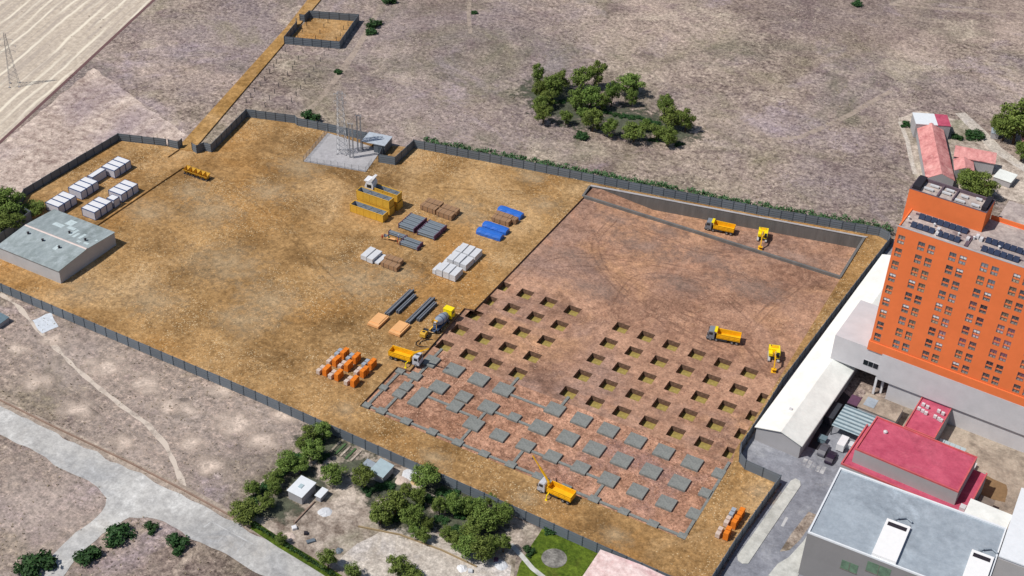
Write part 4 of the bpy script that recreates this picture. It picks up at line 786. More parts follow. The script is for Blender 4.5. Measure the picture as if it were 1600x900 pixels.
# clutter in the garden plot
rc = random.Random(77)
for k in range(5):
    a_, b_ = P(532 + k * 8, 690 + k * 3.6), P(516 + k * 8, 706 + k * 3.6)
    mb = MB(); mb.bar((a_.x, a_.y, .0), (b_.x, b_.y, .0), .5, .3); o = mb.build('vegetable_bed', M['hedge'] if k % 2 else M['plotsoil']); tag(o, '%s of five narrow vegetable beds, counted from the left, by the front fence' % ORD[k], 'garden bed', 'vegetable beds')
JUNK = [(548, 688, 'white', 1.0, .6, 'round white water tank by the vegetable beds'), (566, 695, 'hvac', 1.2, .5, 'pale sheet stack right of the vegetable beds'), (640, 742, 'block', 1.8, .5, 'white rubble heap right of the pale blue hut'), (628, 752, 'beigeblock', 1.6, .45, 'beige rubble heap below the pale blue hut'), (652, 752, 'stone', 1.4, .4, 'tan rubble heap between pale blue hut and fence'), (507, 800, 'block', 1.6, .3, 'white sand heap in the open plot'), (460, 826, 'white', 1.0, .6, 'white crate near the roadside hedge'), (478, 834, 'dark', 0.8, .5, 'dark crate near the roadside hedge'), (452, 838, 'beigeblock', 1.4, .3, 'pinkish rubble heap near the roadside hedge'), (486, 846, 'pipe', 2.0, .4, 'grey plank pile near the roadside hedge'), (530, 860, 'pipe', .9, .4, 'grey heap beside the gravel yard entrance'), (722, 888, 'white', 1.2, .5, 'white rubble heap at the lower end of the plot wall'), (735, 893, 'block', .9, .5, 'small white crate at the lower end of the plot wall'), (775, 876, 'pipeend', .9, .6, 'dull purple crate at the corner of the lawn'), (782, 882, 'block', 1.6, .4, 'pale rubble heap at the corner of the lawn')]
for (x, y, m_, sz, h_, lab) in JUNK:
    q = P(x, y); mb = MB()
    if 'crate' in lab or 'tank' in lab: mb.prism([(sz * .5 * math.cos(t * PI / 4 + .4), sz * .5 * math.sin(t * PI / 4 + .4)) for t in range(8)] if 'tank' in lab else [(-sz / 2, -sz / 2), (sz / 2, -sz / 2), (sz / 2, sz / 2), (-sz / 2, sz / 2)], 0, h_); mb.box(-sz * .4, sz * .4, -sz * .4, sz * .4, h_, h_ + .06)
    elif 'plank' in lab or 'sheet' in lab:
        for t in range(5): mb.box(-sz / 2 + rc.uniform(0, .2), sz / 2 - rc.uniform(0, .2), -.4 + rc.uniform(-.1, .1), .4 + rc.uniform(-.1, .1), t * h_ / 5, (t + .85) * h_ / 5)
    else:
        rg = [[(r_ * math.cos(t * PI / 6) * rc.uniform(.8, 1.2), r_ * math.sin(t * PI / 6) * rc.uniform(.8, 1.2), z_ * rc.uniform(.8, 1.2)) for t in range(12)] for r_, z_ in ((sz, -.02), (sz * .7, h_ * .6), (sz * .3, h_))]
        mb.add(rg[0] + rg[1] + rg[2], [(u * 12 + t, u * 12 + (t + 1) % 12, u * 12 + 12 + (t + 1) % 12, u * 12 + 12 + t) for u in range(2) for t in range(12)] + [tuple(range(24, 36))])
    nm_ = 'crate' if 'crate' in lab else 'water_tank' if 'tank' in lab else 'plank_pile' if ('plank' in lab or 'sheet' in lab) else 'rubble_heap'
    o = mb.build(nm_, M[m_]); o.location = (q.x, q.y, -.06); o.rotation_euler = (0, 0, rc.random()); tag(o, lab, nm_.replace('_', ' '))

# ------------------------------------------------------------------ cabins
def cabin_meshes(L, Wd, H=2.6):
    w_ = MB(); w_.box(-L / 2 + .06, L / 2 - .06, -Wd / 2 + .06, Wd / 2 - .06, .12, H - .12)
    rf = MB(); rf.box(-L / 2 + .2, L / 2 - .2, -Wd / 2 + .2, Wd / 2 - .2, H - .12, H + .03)
    f_ = MB()
    for x in (-1, 1):
        for y in (-1, 1): f_.box(x * L / 2 - .12 * (x > 0), x * L / 2 + .12 * (x < 0), y * Wd / 2 - .12 * (y > 0), y * Wd / 2 + .12 * (y < 0), 0, H)
    for z0, z1 in ((0, .14), (H - .14, H)):
        for y in (-1, 1): f_.box(-L / 2 + .12, L / 2 - .12, y * Wd / 2 - .2 * (y > 0), y * Wd / 2 + .2 * (y < 0), z0, z1)
        for x in (-1, 1): f_.box(x * L / 2 - .1 * (x > 0), x * L / 2 + .1 * (x < 0), -Wd / 2 + .12, Wd / 2 - .12, z0, z1)
    wn = MB(); wn.box(L / 2 - .05, L / 2 - .02, -.5, .5, 1.0, 2.0)
    return [('wall', w_.mesh('wall', M['cabinwall'])), ('roof', rf.mesh('roof', M['white'])), ('frame', f_.mesh('frame', M['blueframe'])), ('window', wn.mesh('window', M['dglass']))]
CM = cabin_meshes(4.9, 2.3); CMH = cabin_meshes(2.7, 2.4)
for i in range(3): pass
def cabin(c, meshes, label, rz=0.0):
    r = empty('site_cabin', (c[0], c[1], .42), rz, label, 'site cabin', 'white site cabins with blue frames')
    for n_, me in meshes:
        if n_ == 'window' : continue
        link(n_, me, r)
    return r
place = ['nearest', 'middle', 'farthest']
for nm, x, y0 in (('row hidden partly by the grey shed', -157.6, -36.3), ('middle row at the back', -157.8, -27.2), ('farthest row by the fence', -157.7, -13.6), ('front row next to the shed', -147.2, -33.2), ('front row away from the shed', -147.2, -22.4)):
    for k in range(3): cabin((x, y0 + 2.36 * k), CM, '%s white cabin of three in the %s' % (place[k], nm))
cabin((-159.0, -18.0), CMH if False else cabin_meshes(2.0, 5.6), 'single white cabin turned crosswise between the two back rows')
r = cabin((-145.9, -25.7), CMH, 'half-length white cabin joining the two front rows')

# ------------------------------------------------------------------ materials stacked on site
def bundle(name, label, cat, c, sx, sy, h, m, group, style, z=0.0):
    r = empty(name, (c[0] + random.uniform(-.06, .06), c[1] + random.uniform(-.05, .05), z), random.uniform(-.03, .03), label, cat, group); mb = MB()
    if style == 'timber':
        for xx in (-.34, .34): b = MB(); b.box(sx * xx - .1, sx * xx + .1, -sy / 2, sy / 2, 0, .16); b.build('bearer', M['chassis'], r)
        n = 4
        for k in range(n):
            for q in range(3):
                y0 = -sy / 2 + sy * q / 3
                mb.box(-sx / 2 + random.uniform(0, .1), sx / 2 - random.uniform(0, .1), y0 + .02, y0 + sy / 3 - .02, .16 + (h - .16) * k / n + .012, .16 + (h - .16) * (k + 1) / n)
        mb.build('planks', M['timber'], r)
        for x in (-.32, 0, .32): b = MB(); b.box(sx * x - .03, sx * x + .03, -sy / 2 - .04, sy / 2 + .04, .14, h + .02); b.build('strap', M['chassis'], r)
    elif style == 'pipes':
        for y in range(2):
            for z_ in range(2): mb.tube((-sx / 2, -sy / 4 + y * sy / 2, .1 + h / 4 + z_ * (h - .1) / 2), (sx / 2, -sy / 4 + y * sy / 2, .1 + h / 4 + z_ * (h - .1) / 2), min(sy, h) / 4 * 1.02, 10)
        mb.build('pipes', M['pipe'], r)
        for s in (-1, 1): b = MB(); b.box(s * sx / 2 - .12, s * sx / 2 + .12, -sy / 2 - .03, sy / 2 + .03, 0, h + .05); b.build('end_frame', M['pipeend'], r)
    elif style == 'block':
        b = MB(); b.box(-sx / 2, sx / 2, -sy / 2, -sy * .3, 0, .14); b.box(-sx / 2, sx / 2, sy * .3, sy / 2, 0, .14); b.box(-sx * .45, sx * .45, -sy * .4, sy * .4, .06, .12); b.build('pallet', M['timber'], r)
        n = max(1, int(h / .42))
        for k in range(n): o = .015 * (k % 2); mb.box(-sx / 2 + o, sx / 2 - o, -sy / 2 + o, sy / 2 - o, .14 + (h - .14) * k / n + .02, .14 + (h - .14) * (k + 1) / n)
        mb.build('blocks', m, r)
    elif style == 'brick':
        b = MB(); b.box(-sx / 2, sx / 2, -sy / 2, -sy * .28, 0, .13); b.box(-sx / 2, sx / 2, sy * .28, sy / 2, 0, .13); b.box(-sx / 2, sx / 2, -sy / 2, sy / 2, .13, .17); b.build('pallet', M['timber'], r)
        n = max(2, int(h / .3))
        for k in range(n):
            for q in range(3):
                y0 = -sy / 2 + sy * q / 3; j = random.uniform(0, .025)
                mb.box(-sx / 2 + j, sx / 2 - j, y0 + .015, y0 + sy / 3 - .015, .18 + (h - .18) * k / n + .015, .18 + (h - .18) * (k + 1) / n)
        mb.build('bricks', m, r)
    elif style == 'tarp':
        prof = [(-sy / 2, .05), (-sy * .5, h * .55), (-sy * .36, h * .92), (0, h), (sy * .36, h * .92), (sy * .5, h * .55), (sy / 2, .05)]
        nseg = 9; vs = []
        for k in range(nseg + 1):
            x = -sx / 2 + sx * k / nseg; s_ = 1.0 if 0 < k < nseg else .93
            for (y, z_) in prof: vs.append((x, y * s_ + .04 * math.sin(k * 2.1 + z_ * 3), z_ * s_ + .05 * math.sin(k * 1.7 + y * 4) * (z_ > .3)))
        n = len(prof); fs = [(k * n + q, (k + 1) * n + q, (k + 1) * n + q + 1, k * n + q + 1) for k in range(nseg) for q in range(n - 1)] + [tuple(range(n)), tuple(range(nseg * n, nseg * n + n))[::-1]]
        mb.add(vs, fs); mb.build('tarpaulin', m, r)
        for x in (-.3, .3): b = MB(); b.box(sx * x - .05, sx * x + .05, -sy / 2 - .1, sy / 2 + .1, 0, .12); b.build('bearer', M['chassis'], r)
    return r
TG = 'strapped bundles of brown timber'
for t, x, y in (('nearer left of four behind the grey pipe packs', -68.7, 19.3), ('farther left of four behind the grey pipe packs', -68.7, 21.9), ('nearer right of four behind the grey pipe packs', -63.0, 18.9), ('farther right of four behind the grey pipe packs', -63.0, 21.5)):
    bundle('timber_bundle', 'brown timber bundle, ' + t, 'timber bundle', (x, y), 5.2, 2.2, 1.7, None, TG, 'timber')
for t, x, y, sx in (('nearer one between the blue tarpaulins', -48.1, 24.6, 5.6), ('farther one between the blue tarpaulins', -48.4, 26.8, 5.2), ('short one right of the pair between the tarpaulins', -44.9, 26.6, 1.6), ('nearer of two beside the white block piles', -62.8, -10.2, 5.2), ('farther of two beside the white block piles', -63.4, -7.7, 5.2)):
    bundle('timber_bundle', 'brown timber bundle, ' + t, 'timber bundle', (x, y), sx, 1.9, 1.5, None, TG, 'timber')
for t, x, y in (('alone behind the brown timber', -47.9, 29.7), ('nearest of the two side by side', -47.6, 17.1), ('farther of the two side by side', -47.6, 20.6)):
    bundle('tarpaulin_bundle', 'bright blue tarpaulin-wrapped bundle, ' + t, 'bundle', (x, y), 7.6, 2.6, 1.6, M['bluewrap'], 'blue wrapped bundles', 'tarp')
PG = 'grey pipe packs with purple end frames'
for k in range(4): bundle('pipe_pack', 'grey pipe pack, %s from the front in the left group of four' % ORD[k], 'pipe pack', (-68.8, 7.8 + 1.75 * k), 5.0, 1.5, 1.5, None, PG, 'pipes')
for k in range(4): bundle('pipe_pack', 'grey pipe pack, %s from the front in the right group of four' % ORD[k], 'pipe pack', (-62.3, 7.6 + 1.75 * k), 5.4, 1.5, 1.5, None, PG, 'pipes')
bundle('pipe_pack', 'single grey pipe pack at the left of the small front group', 'pipe pack', (-69.2, 3.3), 5.4, 1.1, 1.2, None, PG, 'pipes')
bundle('pipe_pack', 'grey pipe pack at the right of the small front group, nearer one', 'pipe pack', (-63.7, .8), 5.6, 1.4, 1.2, None, PG, 'pipes')
bundle('pipe_pack', 'grey pipe pack at the right of the small front group, farther one', 'pipe pack', (-63.9, 2.7), 5.6, 1.4, 1.2, None, PG, 'pipes')
bundle('pipe_pack', 'short grey pipe pack lying alone left of the red worker group', 'pipe pack', (-71.9, 1.6), 1.1, .6, .7, None, PG, 'pipes')
BG = 'white block stacks'
bundle('block_stack', 'tall white block stack at the far left of the small pile by the timber', 'block stack', (-70.9, -8.8), 1.8, 4.8, 1.5, M['block'], BG, 'block')
bundle('block_stack', 'tall white block stack in the middle of the small pile by the timber', 'block stack', (-68.8, -9.0), 1.8, 4.8, 1.5, M['block'], BG, 'block')
bundle('block_stack', 'low white block layer touching the timber bundles', 'block stack', (-67.0, -8.7), 1.5, 4.4, .6, M['block'], BG, 'block')
rn = ['front', 'middle', 'back']
for k, y in enumerate((-4.8, .9, 5.5)):
    for q, (x, h) in enumerate(((-49.7, 2.2), (-47.6, 2.2), (-45.5, 2.0))):
        bundle('block_stack', 'tall white block stack, %s of three in the %s row of the big group' % (('left', 'middle', 'right')[q], rn[k]), 'block stack', (x, y), 1.8, 4.2, h, M['block'], BG, 'block')
    bundle('block_stack', 'narrow low white block stack at the left end of the %s row' % rn[k], 'block stack', (-51.3, y - .1), 1.0, 3.8, 1.5 if k == 0 else .9, M['block'], BG, 'block')
# plywood and steel
for t, x in (('left', -52.5), ('right', -46.1)):
    r = empty('plywood_stack', (x, -32.0, 0), 0, 'tan plywood stack, %s one of two in front of the steel beams' % t, 'plywood stack', 'tan plywood stacks')
    for yy in (-2.3, 2.0): b = MB(); b.box(-1.5, 1.5, yy, yy + .3, 0, .2); b.build('bearer', M['timber'], r)
    mb = MB(); mb.box(-1.65, 1.65, -2.55, 2.55, .2, .5); mb.box(-1.62, 1.62, -2.52, 2.52, .52, .82); mb.build('sheets', M['ply'], r)
    mb = MB(); mb.box(-1.55, 1.2, -1.6, 2.5, .82, .98); mb.build('top_sheets', M['ply'], r)
for t, x, ln, n, y in (('left pair, long', -52.4, 12.2, 3, -22.3), ('left pair, short', -50.1, 8.6, 2, -22.2), ('right pair, long', -45.9, 12.3, 3, -22.5), ('right pair, short', -43.8, 8.6, 2, -22.3)):
    r = empty('steel_beam_stack', (x, y, 0), 0, 'stack of dark steel beams, %s one behind the plywood' % t, 'beam stack', 'dark steel beam stacks')
    for k in range(n):
        for z_ in range(2 if k == n - 1 or n == 2 else 1):
            b = MB(); x0 = -.6 + k * .55; z0 = .12 + z_ * .42
            b.box(x0, x0 + .36, -ln / 2, ln / 2, z0, z0 + .07); b.box(x0, x0 + .36, -ln / 2, ln / 2, z0 + .33, z0 + .4); b.box(x0 + .15, x0 + .21, -ln / 2, ln / 2, z0 + .07, z0 + .33); b.build('beam', M['steelbeam'], r)
    for yy in (-ln * .35, 0, ln * .35): b = MB(); b.box(-.7, 1.0, yy - .1, yy + .1, 0, .12); b.build('bearer', M['timber'], r)
# brick pallets
cn = ['left', 'middle', 'right']
def brickgroup(x, y, where, left):
    for q in range(2):
        t = ('nearer', 'farther')[q]
        bundle('brick_pallet', '%s orange brick pallet, %s' % (t, where), 'brick pallet', (x, y + q * 1.3), 1.15, 1.15, 2.2, M['brick'], 'orange brick pallets', 'brick')
        bundle('block_pallet', '%s low %s block pallet, %s' % (t, left, where), 'block pallet', (x - 1.75, y - .25 + q * 1.45), 1.0, 1.05, 1.3, M['beigeblock' if left == 'beige' else 'greyblock'], 'low %s block pallets' % left, 'brick')
for k, y in enumerate((-56.1, -52.0, -48.6)):
    for q, x in enumerate((-51.8, -48.4, -43.8)):
        brickgroup(x, y, '%s pair in the %s row left of the footings' % (cn[q], rn[k]), 'beige' if k < 2 else 'grey')
for k, (x, y) in enumerate(((52.1, -56.9), (52.4, -53.0), (52.5, -50.1))):
    brickgroup(x, y, '%s pair in the column by the right fence' % ['front', 'middle', 'back'][k], 'beige' if k < 2 else 'grey')

# ------------------------------------------------------------------ containers and white tractor unit
def container(x0, x1, y0, y1, z0, h, label, lid=False):
    r = empty('open_container', ((x0 + x1) / 2, (y0 + y1) / 2, z0), 0, label, 'container', 'ochre steel containers'); L, Wd = (x1 - x0) / 2, (y1 - y0) / 2; mb = MB()
    mb.box(-L, L, -Wd, -Wd + .1, .1, h); mb.box(-L, L, Wd - .1, Wd, .1, h); mb.box(-L, -L + .1, -Wd + .1, Wd - .1, .1, h); mb.box(L - .1, L, -Wd + .1, Wd - .1, .1, h)
    n = 5
    for k in range(n + 1):
        x = -L + 2 * L * k / n; x = min(max(x, -L + .06), L - .06)
        for s in (-1, 1): mb.box(x - .06, x + .06, s * Wd - .05 * (s < 0), s * Wd + .05 * (s > 0), .1, h - .15)
    mb.build('side_walls', M['ochre'], r)
    f_ = MB(); f_.box(-L + .1, L - .1, -Wd + .1, Wd - .1, .05, .2); f_.box(-L + .1, L - .1, -Wd + .1, -Wd + .14, .2, h - .12); f_.box(-L + .1, L - .1, Wd - .14, Wd - .1, .2, h - .12); f_.box(-L + .1, -L + .14, -Wd + .14, Wd - .14, .2, h - .12); f_.box(L - .14, L - .1, -Wd + .14, Wd - .14, .2, h - .12); f_.build('lining', M['steelin'], r)
    rm = MB(); rm.box(-L - .06, L + .06, -Wd - .08, -Wd + .14, h, h + .08); rm.box(-L - .06, L + .06, Wd - .14, Wd + .08, h, h + .08); rm.box(-L - .06, -L + .14, -Wd + .14, Wd - .14, h, h + .08); rm.box(L - .14, L + .06, -Wd + .14, Wd - .14, h, h + .08); rm.build('rim', M['ochre'], r)
    for k in (1, 2, 3):
        x = -L + 2 * L * k / 4; b = MB(); b.bar((x, -Wd + .12, h - .3), (x + .7, Wd - .12, h - .3), .08, .08); b.bar((x, -Wd + .16, h - .3), (x, -Wd + .16, .3), .08, .08); b.build('brace', M['chassis'], r)
    if lid: b = MB(); b.box(-L + .16, L - .16, -Wd + .16, Wd - .16, h - .1, h - .02); b.build('lid', M['timber'], r)
    return r
container(-87.6, -76.4, 6.9, 9.5, 0, 2.5, 'open ochre container on the ground at the front of the stack')
container(-87.6, -76.6, 10.6, 13.1, 0, 2.5, 'ochre container under the middle open one', True)
container(-87.8, -76.7, 10.6, 13.1, 2.6, 2.5, 'open ochre container stacked in the middle')
container(-87.4, -76.2, 14.3, 16.9, 0, 2.5, 'ochre container at the bottom rear of the stack', True)
container(-84.8, -76.4, 14.4, 16.8, 2.6, 2.5, 'open ochre container stacked at the rear beside the white cab')
def wheel(parent, c, r=.5, wd=.36, axis='y', hubm='hub'):
    h = wd / 2; d = Vector((0, h, 0)) if axis == 'y' else Vector((h, 0, 0))
    m_ = MB(); cc = Vector(c); m_.lathe([(cc - d, r * .82), (cc - d * .8, r), (cc + d * .8, r), (cc + d, r * .82)], 14); o = m_.build('wheel', M['rubber'], parent)
    m_ = MB(); m_.lathe([(cc - d * 1.08, r * .3), (cc - d * 1.02, r * .55), (cc + d * 1.02, r * .55), (cc + d * 1.08, r * .3)], 10); m_.build('rim', M[hubm], o)
r = empty('tractor_unit', (-85.9, 15.4, 2.62), rad(8), 'white lorry cab with red bumper on top of the rear container', 'lorry cab')
mb = MB(); mb.prism_y([(-1.0, .9), (1.0, .9), (1.0, 2.6), (.7, 3.1), (-.7, 3.0), (-1.05, 2.0)], -1.15, 1.15); mb.build('cab', M['white'], r)
mb = MB(); mb.prism_y([(-.9, 3.15), (.6, 3.2), (1.1, 4.1), (.6, 4.2), (-.2, 3.4), (-1.2, 3.4)], -1.1, 1.1); mb.build('wind_deflector', M['white'], r)
mb = MB(); mb.add([(-1.07, -.95, 1.95), (-1.07, .95, 1.95), (-.78, .95, 2.9), (-.78, -.95, 2.9)], [(0, 1, 2, 3)]); mb.build('windscreen', M['dglass'], r)
mb = MB(); mb.box(-.5, .6, -1.18, -1.14, 1.8, 2.6); mb.build('side_window', M['dglass'], r)
mb = MB(); mb.box(-1.3, -.95, -1.2, 1.2, .45, .9); mb.build('bumper', M['redpaint'], r)
mb = MB(); mb.box(-1, 1.7, -.5, .5, .5, .85); mb.build('chassis', M['chassis'], r)
for x, y in ((-.3, -1), (-.3, 1), (1.3, -1), (1.3, 1)): wheel(r, (x, y, .48), .48)
r.scale = (1.3, 1.3, 1.3)

# ------------------------------------------------------------------ tipper trucks, boom trucks
def truck(name, label, boom=None, cabm='cab', group=None, flip=1):
    """cab towards -x; origin on the ground under the middle"""
    r = empty(name, (0, 0, 0), 0, label, 'truck', group)
    mb = MB(); mb.box(-3.6, 4.1, -.5, .5, .72, 1.02); mb.box(-1.4, 1.0, -1.12, -.6, .55, 1.0); mb.box(-1.4, 1.0, .6, 1.12, .55, 1.0); mb.build('chassis', M['chassis'], r)
    mb = MB(); mb.prism_y([(-4.15, .6), (-2.3, .6), (-2.3, 2.75), (-2.5, 3.0), (-3.8, 2.95), (-4.05, 2.0), (-4.18, 1.2)], -1.2, 1.2); cb = mb.build('cab', M[cabm], r)
    mb = MB(); mb.add([(-4.085, -1.02, 1.95), (-4.085, 1.02, 1.95), (-3.84, 1.02, 2.8), (-3.84, -1.02, 2.8)], [(0, 1, 2, 3)]); mb.build('windscreen', M['dglass'], cb)
    for s in (-1, 1):
        mb = MB(); mb.box(-3.7, -2.75, s * 1.2 - .02, s * 1.2 + .02, 1.9, 2.65); mb.build('side_window', M['dglass'], cb)
        mb = MB(); mb.box(-4.22, -4.14, s * .9 - .2, s * .9 + .2, .95, 1.2); mb.build('headlight', M['lampglass'], cb)
        mb = MB(); mb.box(-4.15, -4.05, s * 1.38 - .1, s * 1.38 + .1, 1.9, 2.5); mb.bar((-4.05, s * 1.2, 2.5), (-4.1, s * 1.36, 2.45), .04, .04); mb.build('mirror', M['chassis'], cb)
    mb = MB(); mb.box(-4.3, -4.0, -1.2, 1.2, .4, .68); mb.build('bumper', M['chassis'], r)
    b = MB(); x0, x1 = -1.75, 4.25; z0, z1 = 1.15, 2.55
    b.box(x0, x1, -1.22, 1.22, z0, z0 + .12); b.box(x0, x1, -1.25, -1.13, z0 + .12, z1); b.box(x0, x1, 1.13, 1.25, z0 + .12, z1); b.box(x0, x0 + .12, -1.13, 1.13, z0 + .12, z1 + .1); b.box(x1 - .12, x1, -1.13, 1.13, z0 + .12, z1 - .1)
    for s in (-1, 1):
        for z in (z0 + .45, z0 + .85, z1 - .06): b.box(x0, x1, s * 1.25 - .07 * (s < 0), s * 1.25 + .07 * (s > 0), z, z + .1)
        for k in range(5): x = x0 + .05 + (x1 - x0 - .2) * k / 4; b.box(x, x + .1, s * 1.25 - .05 * (s < 0), s * 1.25 + .05 * (s > 0), z0, z1)
    bd = b.build('tipper_body', M['yellow'], r)
    if not boom:
        mb = MB(); mb.prism_y([(-1.78, 2.66), (-1.66, 2.66), (-1.75, 3.1), (-2.45, 3.16), (-2.45, 3.08), (-1.86, 3.02)], -1.2, 1.2); mb.build('cab_guard', M['byellow'], bd)
    wxs = (-3.2, -1.7, 2.3, 3.5) if not boom else (-3.2, 2.3, 3.5)
    for x in wxs:
        for s in (-1, 1): wheel(r, (x, s * 1.0, .5), .5, .4)
    for s in (-1, 1):
        mb = MB(); mb.box(1.7, 4.1, s * 1.0 - .25, s * 1.0 + .25, 1.03, 1.09); mb.build('mudguard', M['chassis'], r)
    if boom:
        tipv, oy = Vector(boom), flip
        mb = MB(); mb.lathe([((-2.0, 0, 1.0), .35), ((-2.0, 0, 3.2), .28)], 8); mb.build('crane_column', M['yellow'], r)
        root0 = Vector((-2.0, 0, 3.15)); d = tipv - root0
        mb = MB(); mb.bar(root0, root0 + d * .55, .34, .38); bo = mb.build('boom', M['yellow'], r)
        mb = MB(); mb.bar(root0 + d * .5, tipv, .2, .22); mb.build('boom_extension', M['yellow'], bo)
        mb = MB(); mb.tube((-2.0, 0, 1.9), root0 + d * .3 - Vector((0, 0, .15)), .09, 6); mb.build('lift_cylinder', M['cylrod'], r)
        mb = MB(); mb.tube(tipv, tipv - Vector((0, 0, .8)), .03, 4); mb.lathe([(tipv - Vector((0, 0, .8)), .12), (tipv - Vector((0, 0, 1.1)), .08)], 6); mb.build('hook', M['chassis'], bo)
        for s in (-1, 1):
            mb = MB(); mb.bar((-1.2, s * 1.2, 1.15), (-1.1, s * 2.3, 1.3), .2, .2); mb.bar((-1.1, s * 2.3, 1.35), (-1.1, s * 2.4, .15), .2, .2); mb.box(-1.35, -.85, s * 2.4 - .25, s * 2.4 + .25, 0, .12); mb.build('outrigger', M['byellow'], r)
    return r
t1 = truck('dump_truck', 'grey cabbed yellow tipper truck parked in the sunken basement', group='grey cabbed yellow tippers')
p = P(1124, 361, BZ); t1.location = (p.x, p.y, BZ); t1.rotation_euler = (0, 0, rad(9))
p = P(1130, 531.5, RZ); copy_tree(t1, (p.x, p.y, RZ), rad(13), 'grey cabbed yellow tipper truck on the red soil right of the pits')
b1 = truck('boom_truck', 'yellow tipper with crane boom and pale cab facing the footings, beside the brick pallets', (-7.0, 1.6, 7.4), 'lcab', 'yellow tippers with crane booms')
b1.location = (-38.2, -41.4, 0); b1.rotation_euler = (0, 0, PI + rad(6))
tv = Vector((-32.2, -40.0, 7.4)) - b1.location
b2 = truck('boom_truck', 'yellow tipper with raised crane boom at the front edge of the footings', (-6.6, .5, 8.2), 'lcab', 'yellow tippers with crane booms')
b2.location = (14.9, -63.8, 0); b2.rotation_euler = (0, 0, rad(-2))

# ------------------------------------------------------------------ mixer truck, pump, hose
r = empty('mixer_truck', (-38.0, -24.6, 0), rad(90), 'concrete mixer truck with yellow cab and grey drum beside the pits', 'mixer truck')
mb = MB(); mb.box(-4.4, 4.0, -.5, .5, .75, 1.1); mb.box(-3.8, 1.6, -1.1, 1.1, 1.1, 1.3); mb.build('chassis', M['bluechassis'], r)
mb = MB(); mb.prism_y([(2.6, .6), (4.5, .6), (4.55, 1.5), (4.35, 2.4), (4.1, 3.1), (2.7, 3.15), (2.6, 3.0)], -1.2, 1.2); cb = mb.build('cab', M['byellow'], r)
mb = MB(); mb.box(2.5, 4.3, -1.25, 1.25, 3.16, 3.3); mb.build('roof_panel', M['byellow'], cb)
mb = MB(); mb.add([(4.4, -1.0, 2.35), (4.4, 1.0, 2.35), (4.17, 1.0, 3.0), (4.17, -1.0, 3.0)], [(0, 1, 2, 3)]); mb.build('windscreen', M['dglass'], cb)
for s in (-1, 1): mb = MB(); mb.box(3.0, 4.0, s * 1.2 - .02, s * 1.2 + .02, 1.9, 2.7); mb.build('side_window', M['dglass'], cb)
a0, a1 = Vector((2.2, 0, 1.95)), Vector((-3.6, 0, 2.75)); L = lambda t: a0.lerp(a1, t)
mb = MB(); mb.lathe([(L(0), .5), (L(.06), .95), (L(.3), 1.25), (L(.6), 1.25), (L(.85), .8), (L(1), .55)], 16); dr = mb.build('drum', M['drum'], r, smooth=True)
mb = MB(); mb.lathe([(L(.31), 1.28), (L(.35), 1.28)], 16); mb.lathe([(L(.58), 1.28), (L(.62), 1.28)], 16); mb.build('drum_band', M['bluechassis'], dr)
mb = MB(); mb.add([(-4.2, -.7, 3.7), (-3.0, -.7, 3.7), (-3.0, .7, 3.7), (-4.2, .7, 3.7), (-3.8, -.25, 3.0), (-3.4, -.25, 3.0), (-3.4, .25, 3.0), (-3.8, .25, 3.0)], [(0, 1, 5, 4), (1, 2, 6, 5), (2, 3, 7, 6), (3, 0, 4, 7)]); mb.build('feed_hopper', M['ochre'], r, fix=False)
mb = MB(); mb.bar((-4.0, .2, 2.2), (-4.9, .9, 1.2), .4, .2); mb.bar((-3.7, -.6, 1.2), (-3.7, -.6, 3.2), .1, .1); mb.bar((-3.7, .6, 1.2), (-3.7, .6, 3.2), .1, .1); mb.build('chute', M['ochre'], r)
for x in (3.3, 1.6, -2.2, -3.4):
    for s in (-1, 1): wheel(r, (x, s * 1.0, .5), .5, .4)
p = P(667, 521)
r = empty('concrete_pump', (-39.4, -30.9, 0), rad(96), 'small yellow concrete pump trailer behind the mixer truck', 'pump trailer')
mb = MB(); mb.prism_y([(-1.2, .6), (.5, .6), (.5, 1.6), (.2, 1.75), (-1.0, 1.75), (-1.2, 1.5)], -.75, .75); mb.build('housing', M['ochre'], r)
mb = MB(); mb.box(-.55, .0, -.35, .35, 1.753, 1.8); mb.build('hatch', M['dark'], r)
mb = MB(); mb.add([(.5, -.8, 1.5), (1.5, -.8, 1.5), (1.5, .8, 1.5), (.5, .8, 1.5), (.7, -.3, .8), (1.2, -.3, .8), (1.2, .3, .8), (.7, .3, .8)], [(0, 1, 5, 4), (1, 2, 6, 5), (2, 3, 7, 6), (3, 0, 4, 7), (4, 5, 6, 7)]); mb.build('hopper', M['chassis'], r, fix=False)
mb = MB(); mb.bar((-1.2, 0, .6), (-2.2, 0, .5), .1, .1); mb.build('drawbar', M['chassis'], r)
for s in (-1, 1): wheel(r, (-.1, s * .85, .4), .4, .25)
pts = [(-39.6, -33.0), (-39.9, -34.0), (-39.4, -34.9), (-38.2, -35.0), (-36.9, -34.4), (-35.9, -33.0), (-35.6, -31.6), (-36.2, -30.8), (-37.2, -31.0), (-38.2, -32.0), (-38.9, -33.2), (-38.8, -34.4)]
mb = MB()
for k in range(len(pts) - 1):
    f_ = lambda p: (p[0], p[1], .12 if p[0] < -36.5 else -.4)
    mb.tube(f_(pts[k]), f_(pts[k + 1]), .11, 6)
tag(mb.build('concrete_hose', M['rubber']), 'black concrete hose looped on the ground in front of the pump trailer', 'hose')

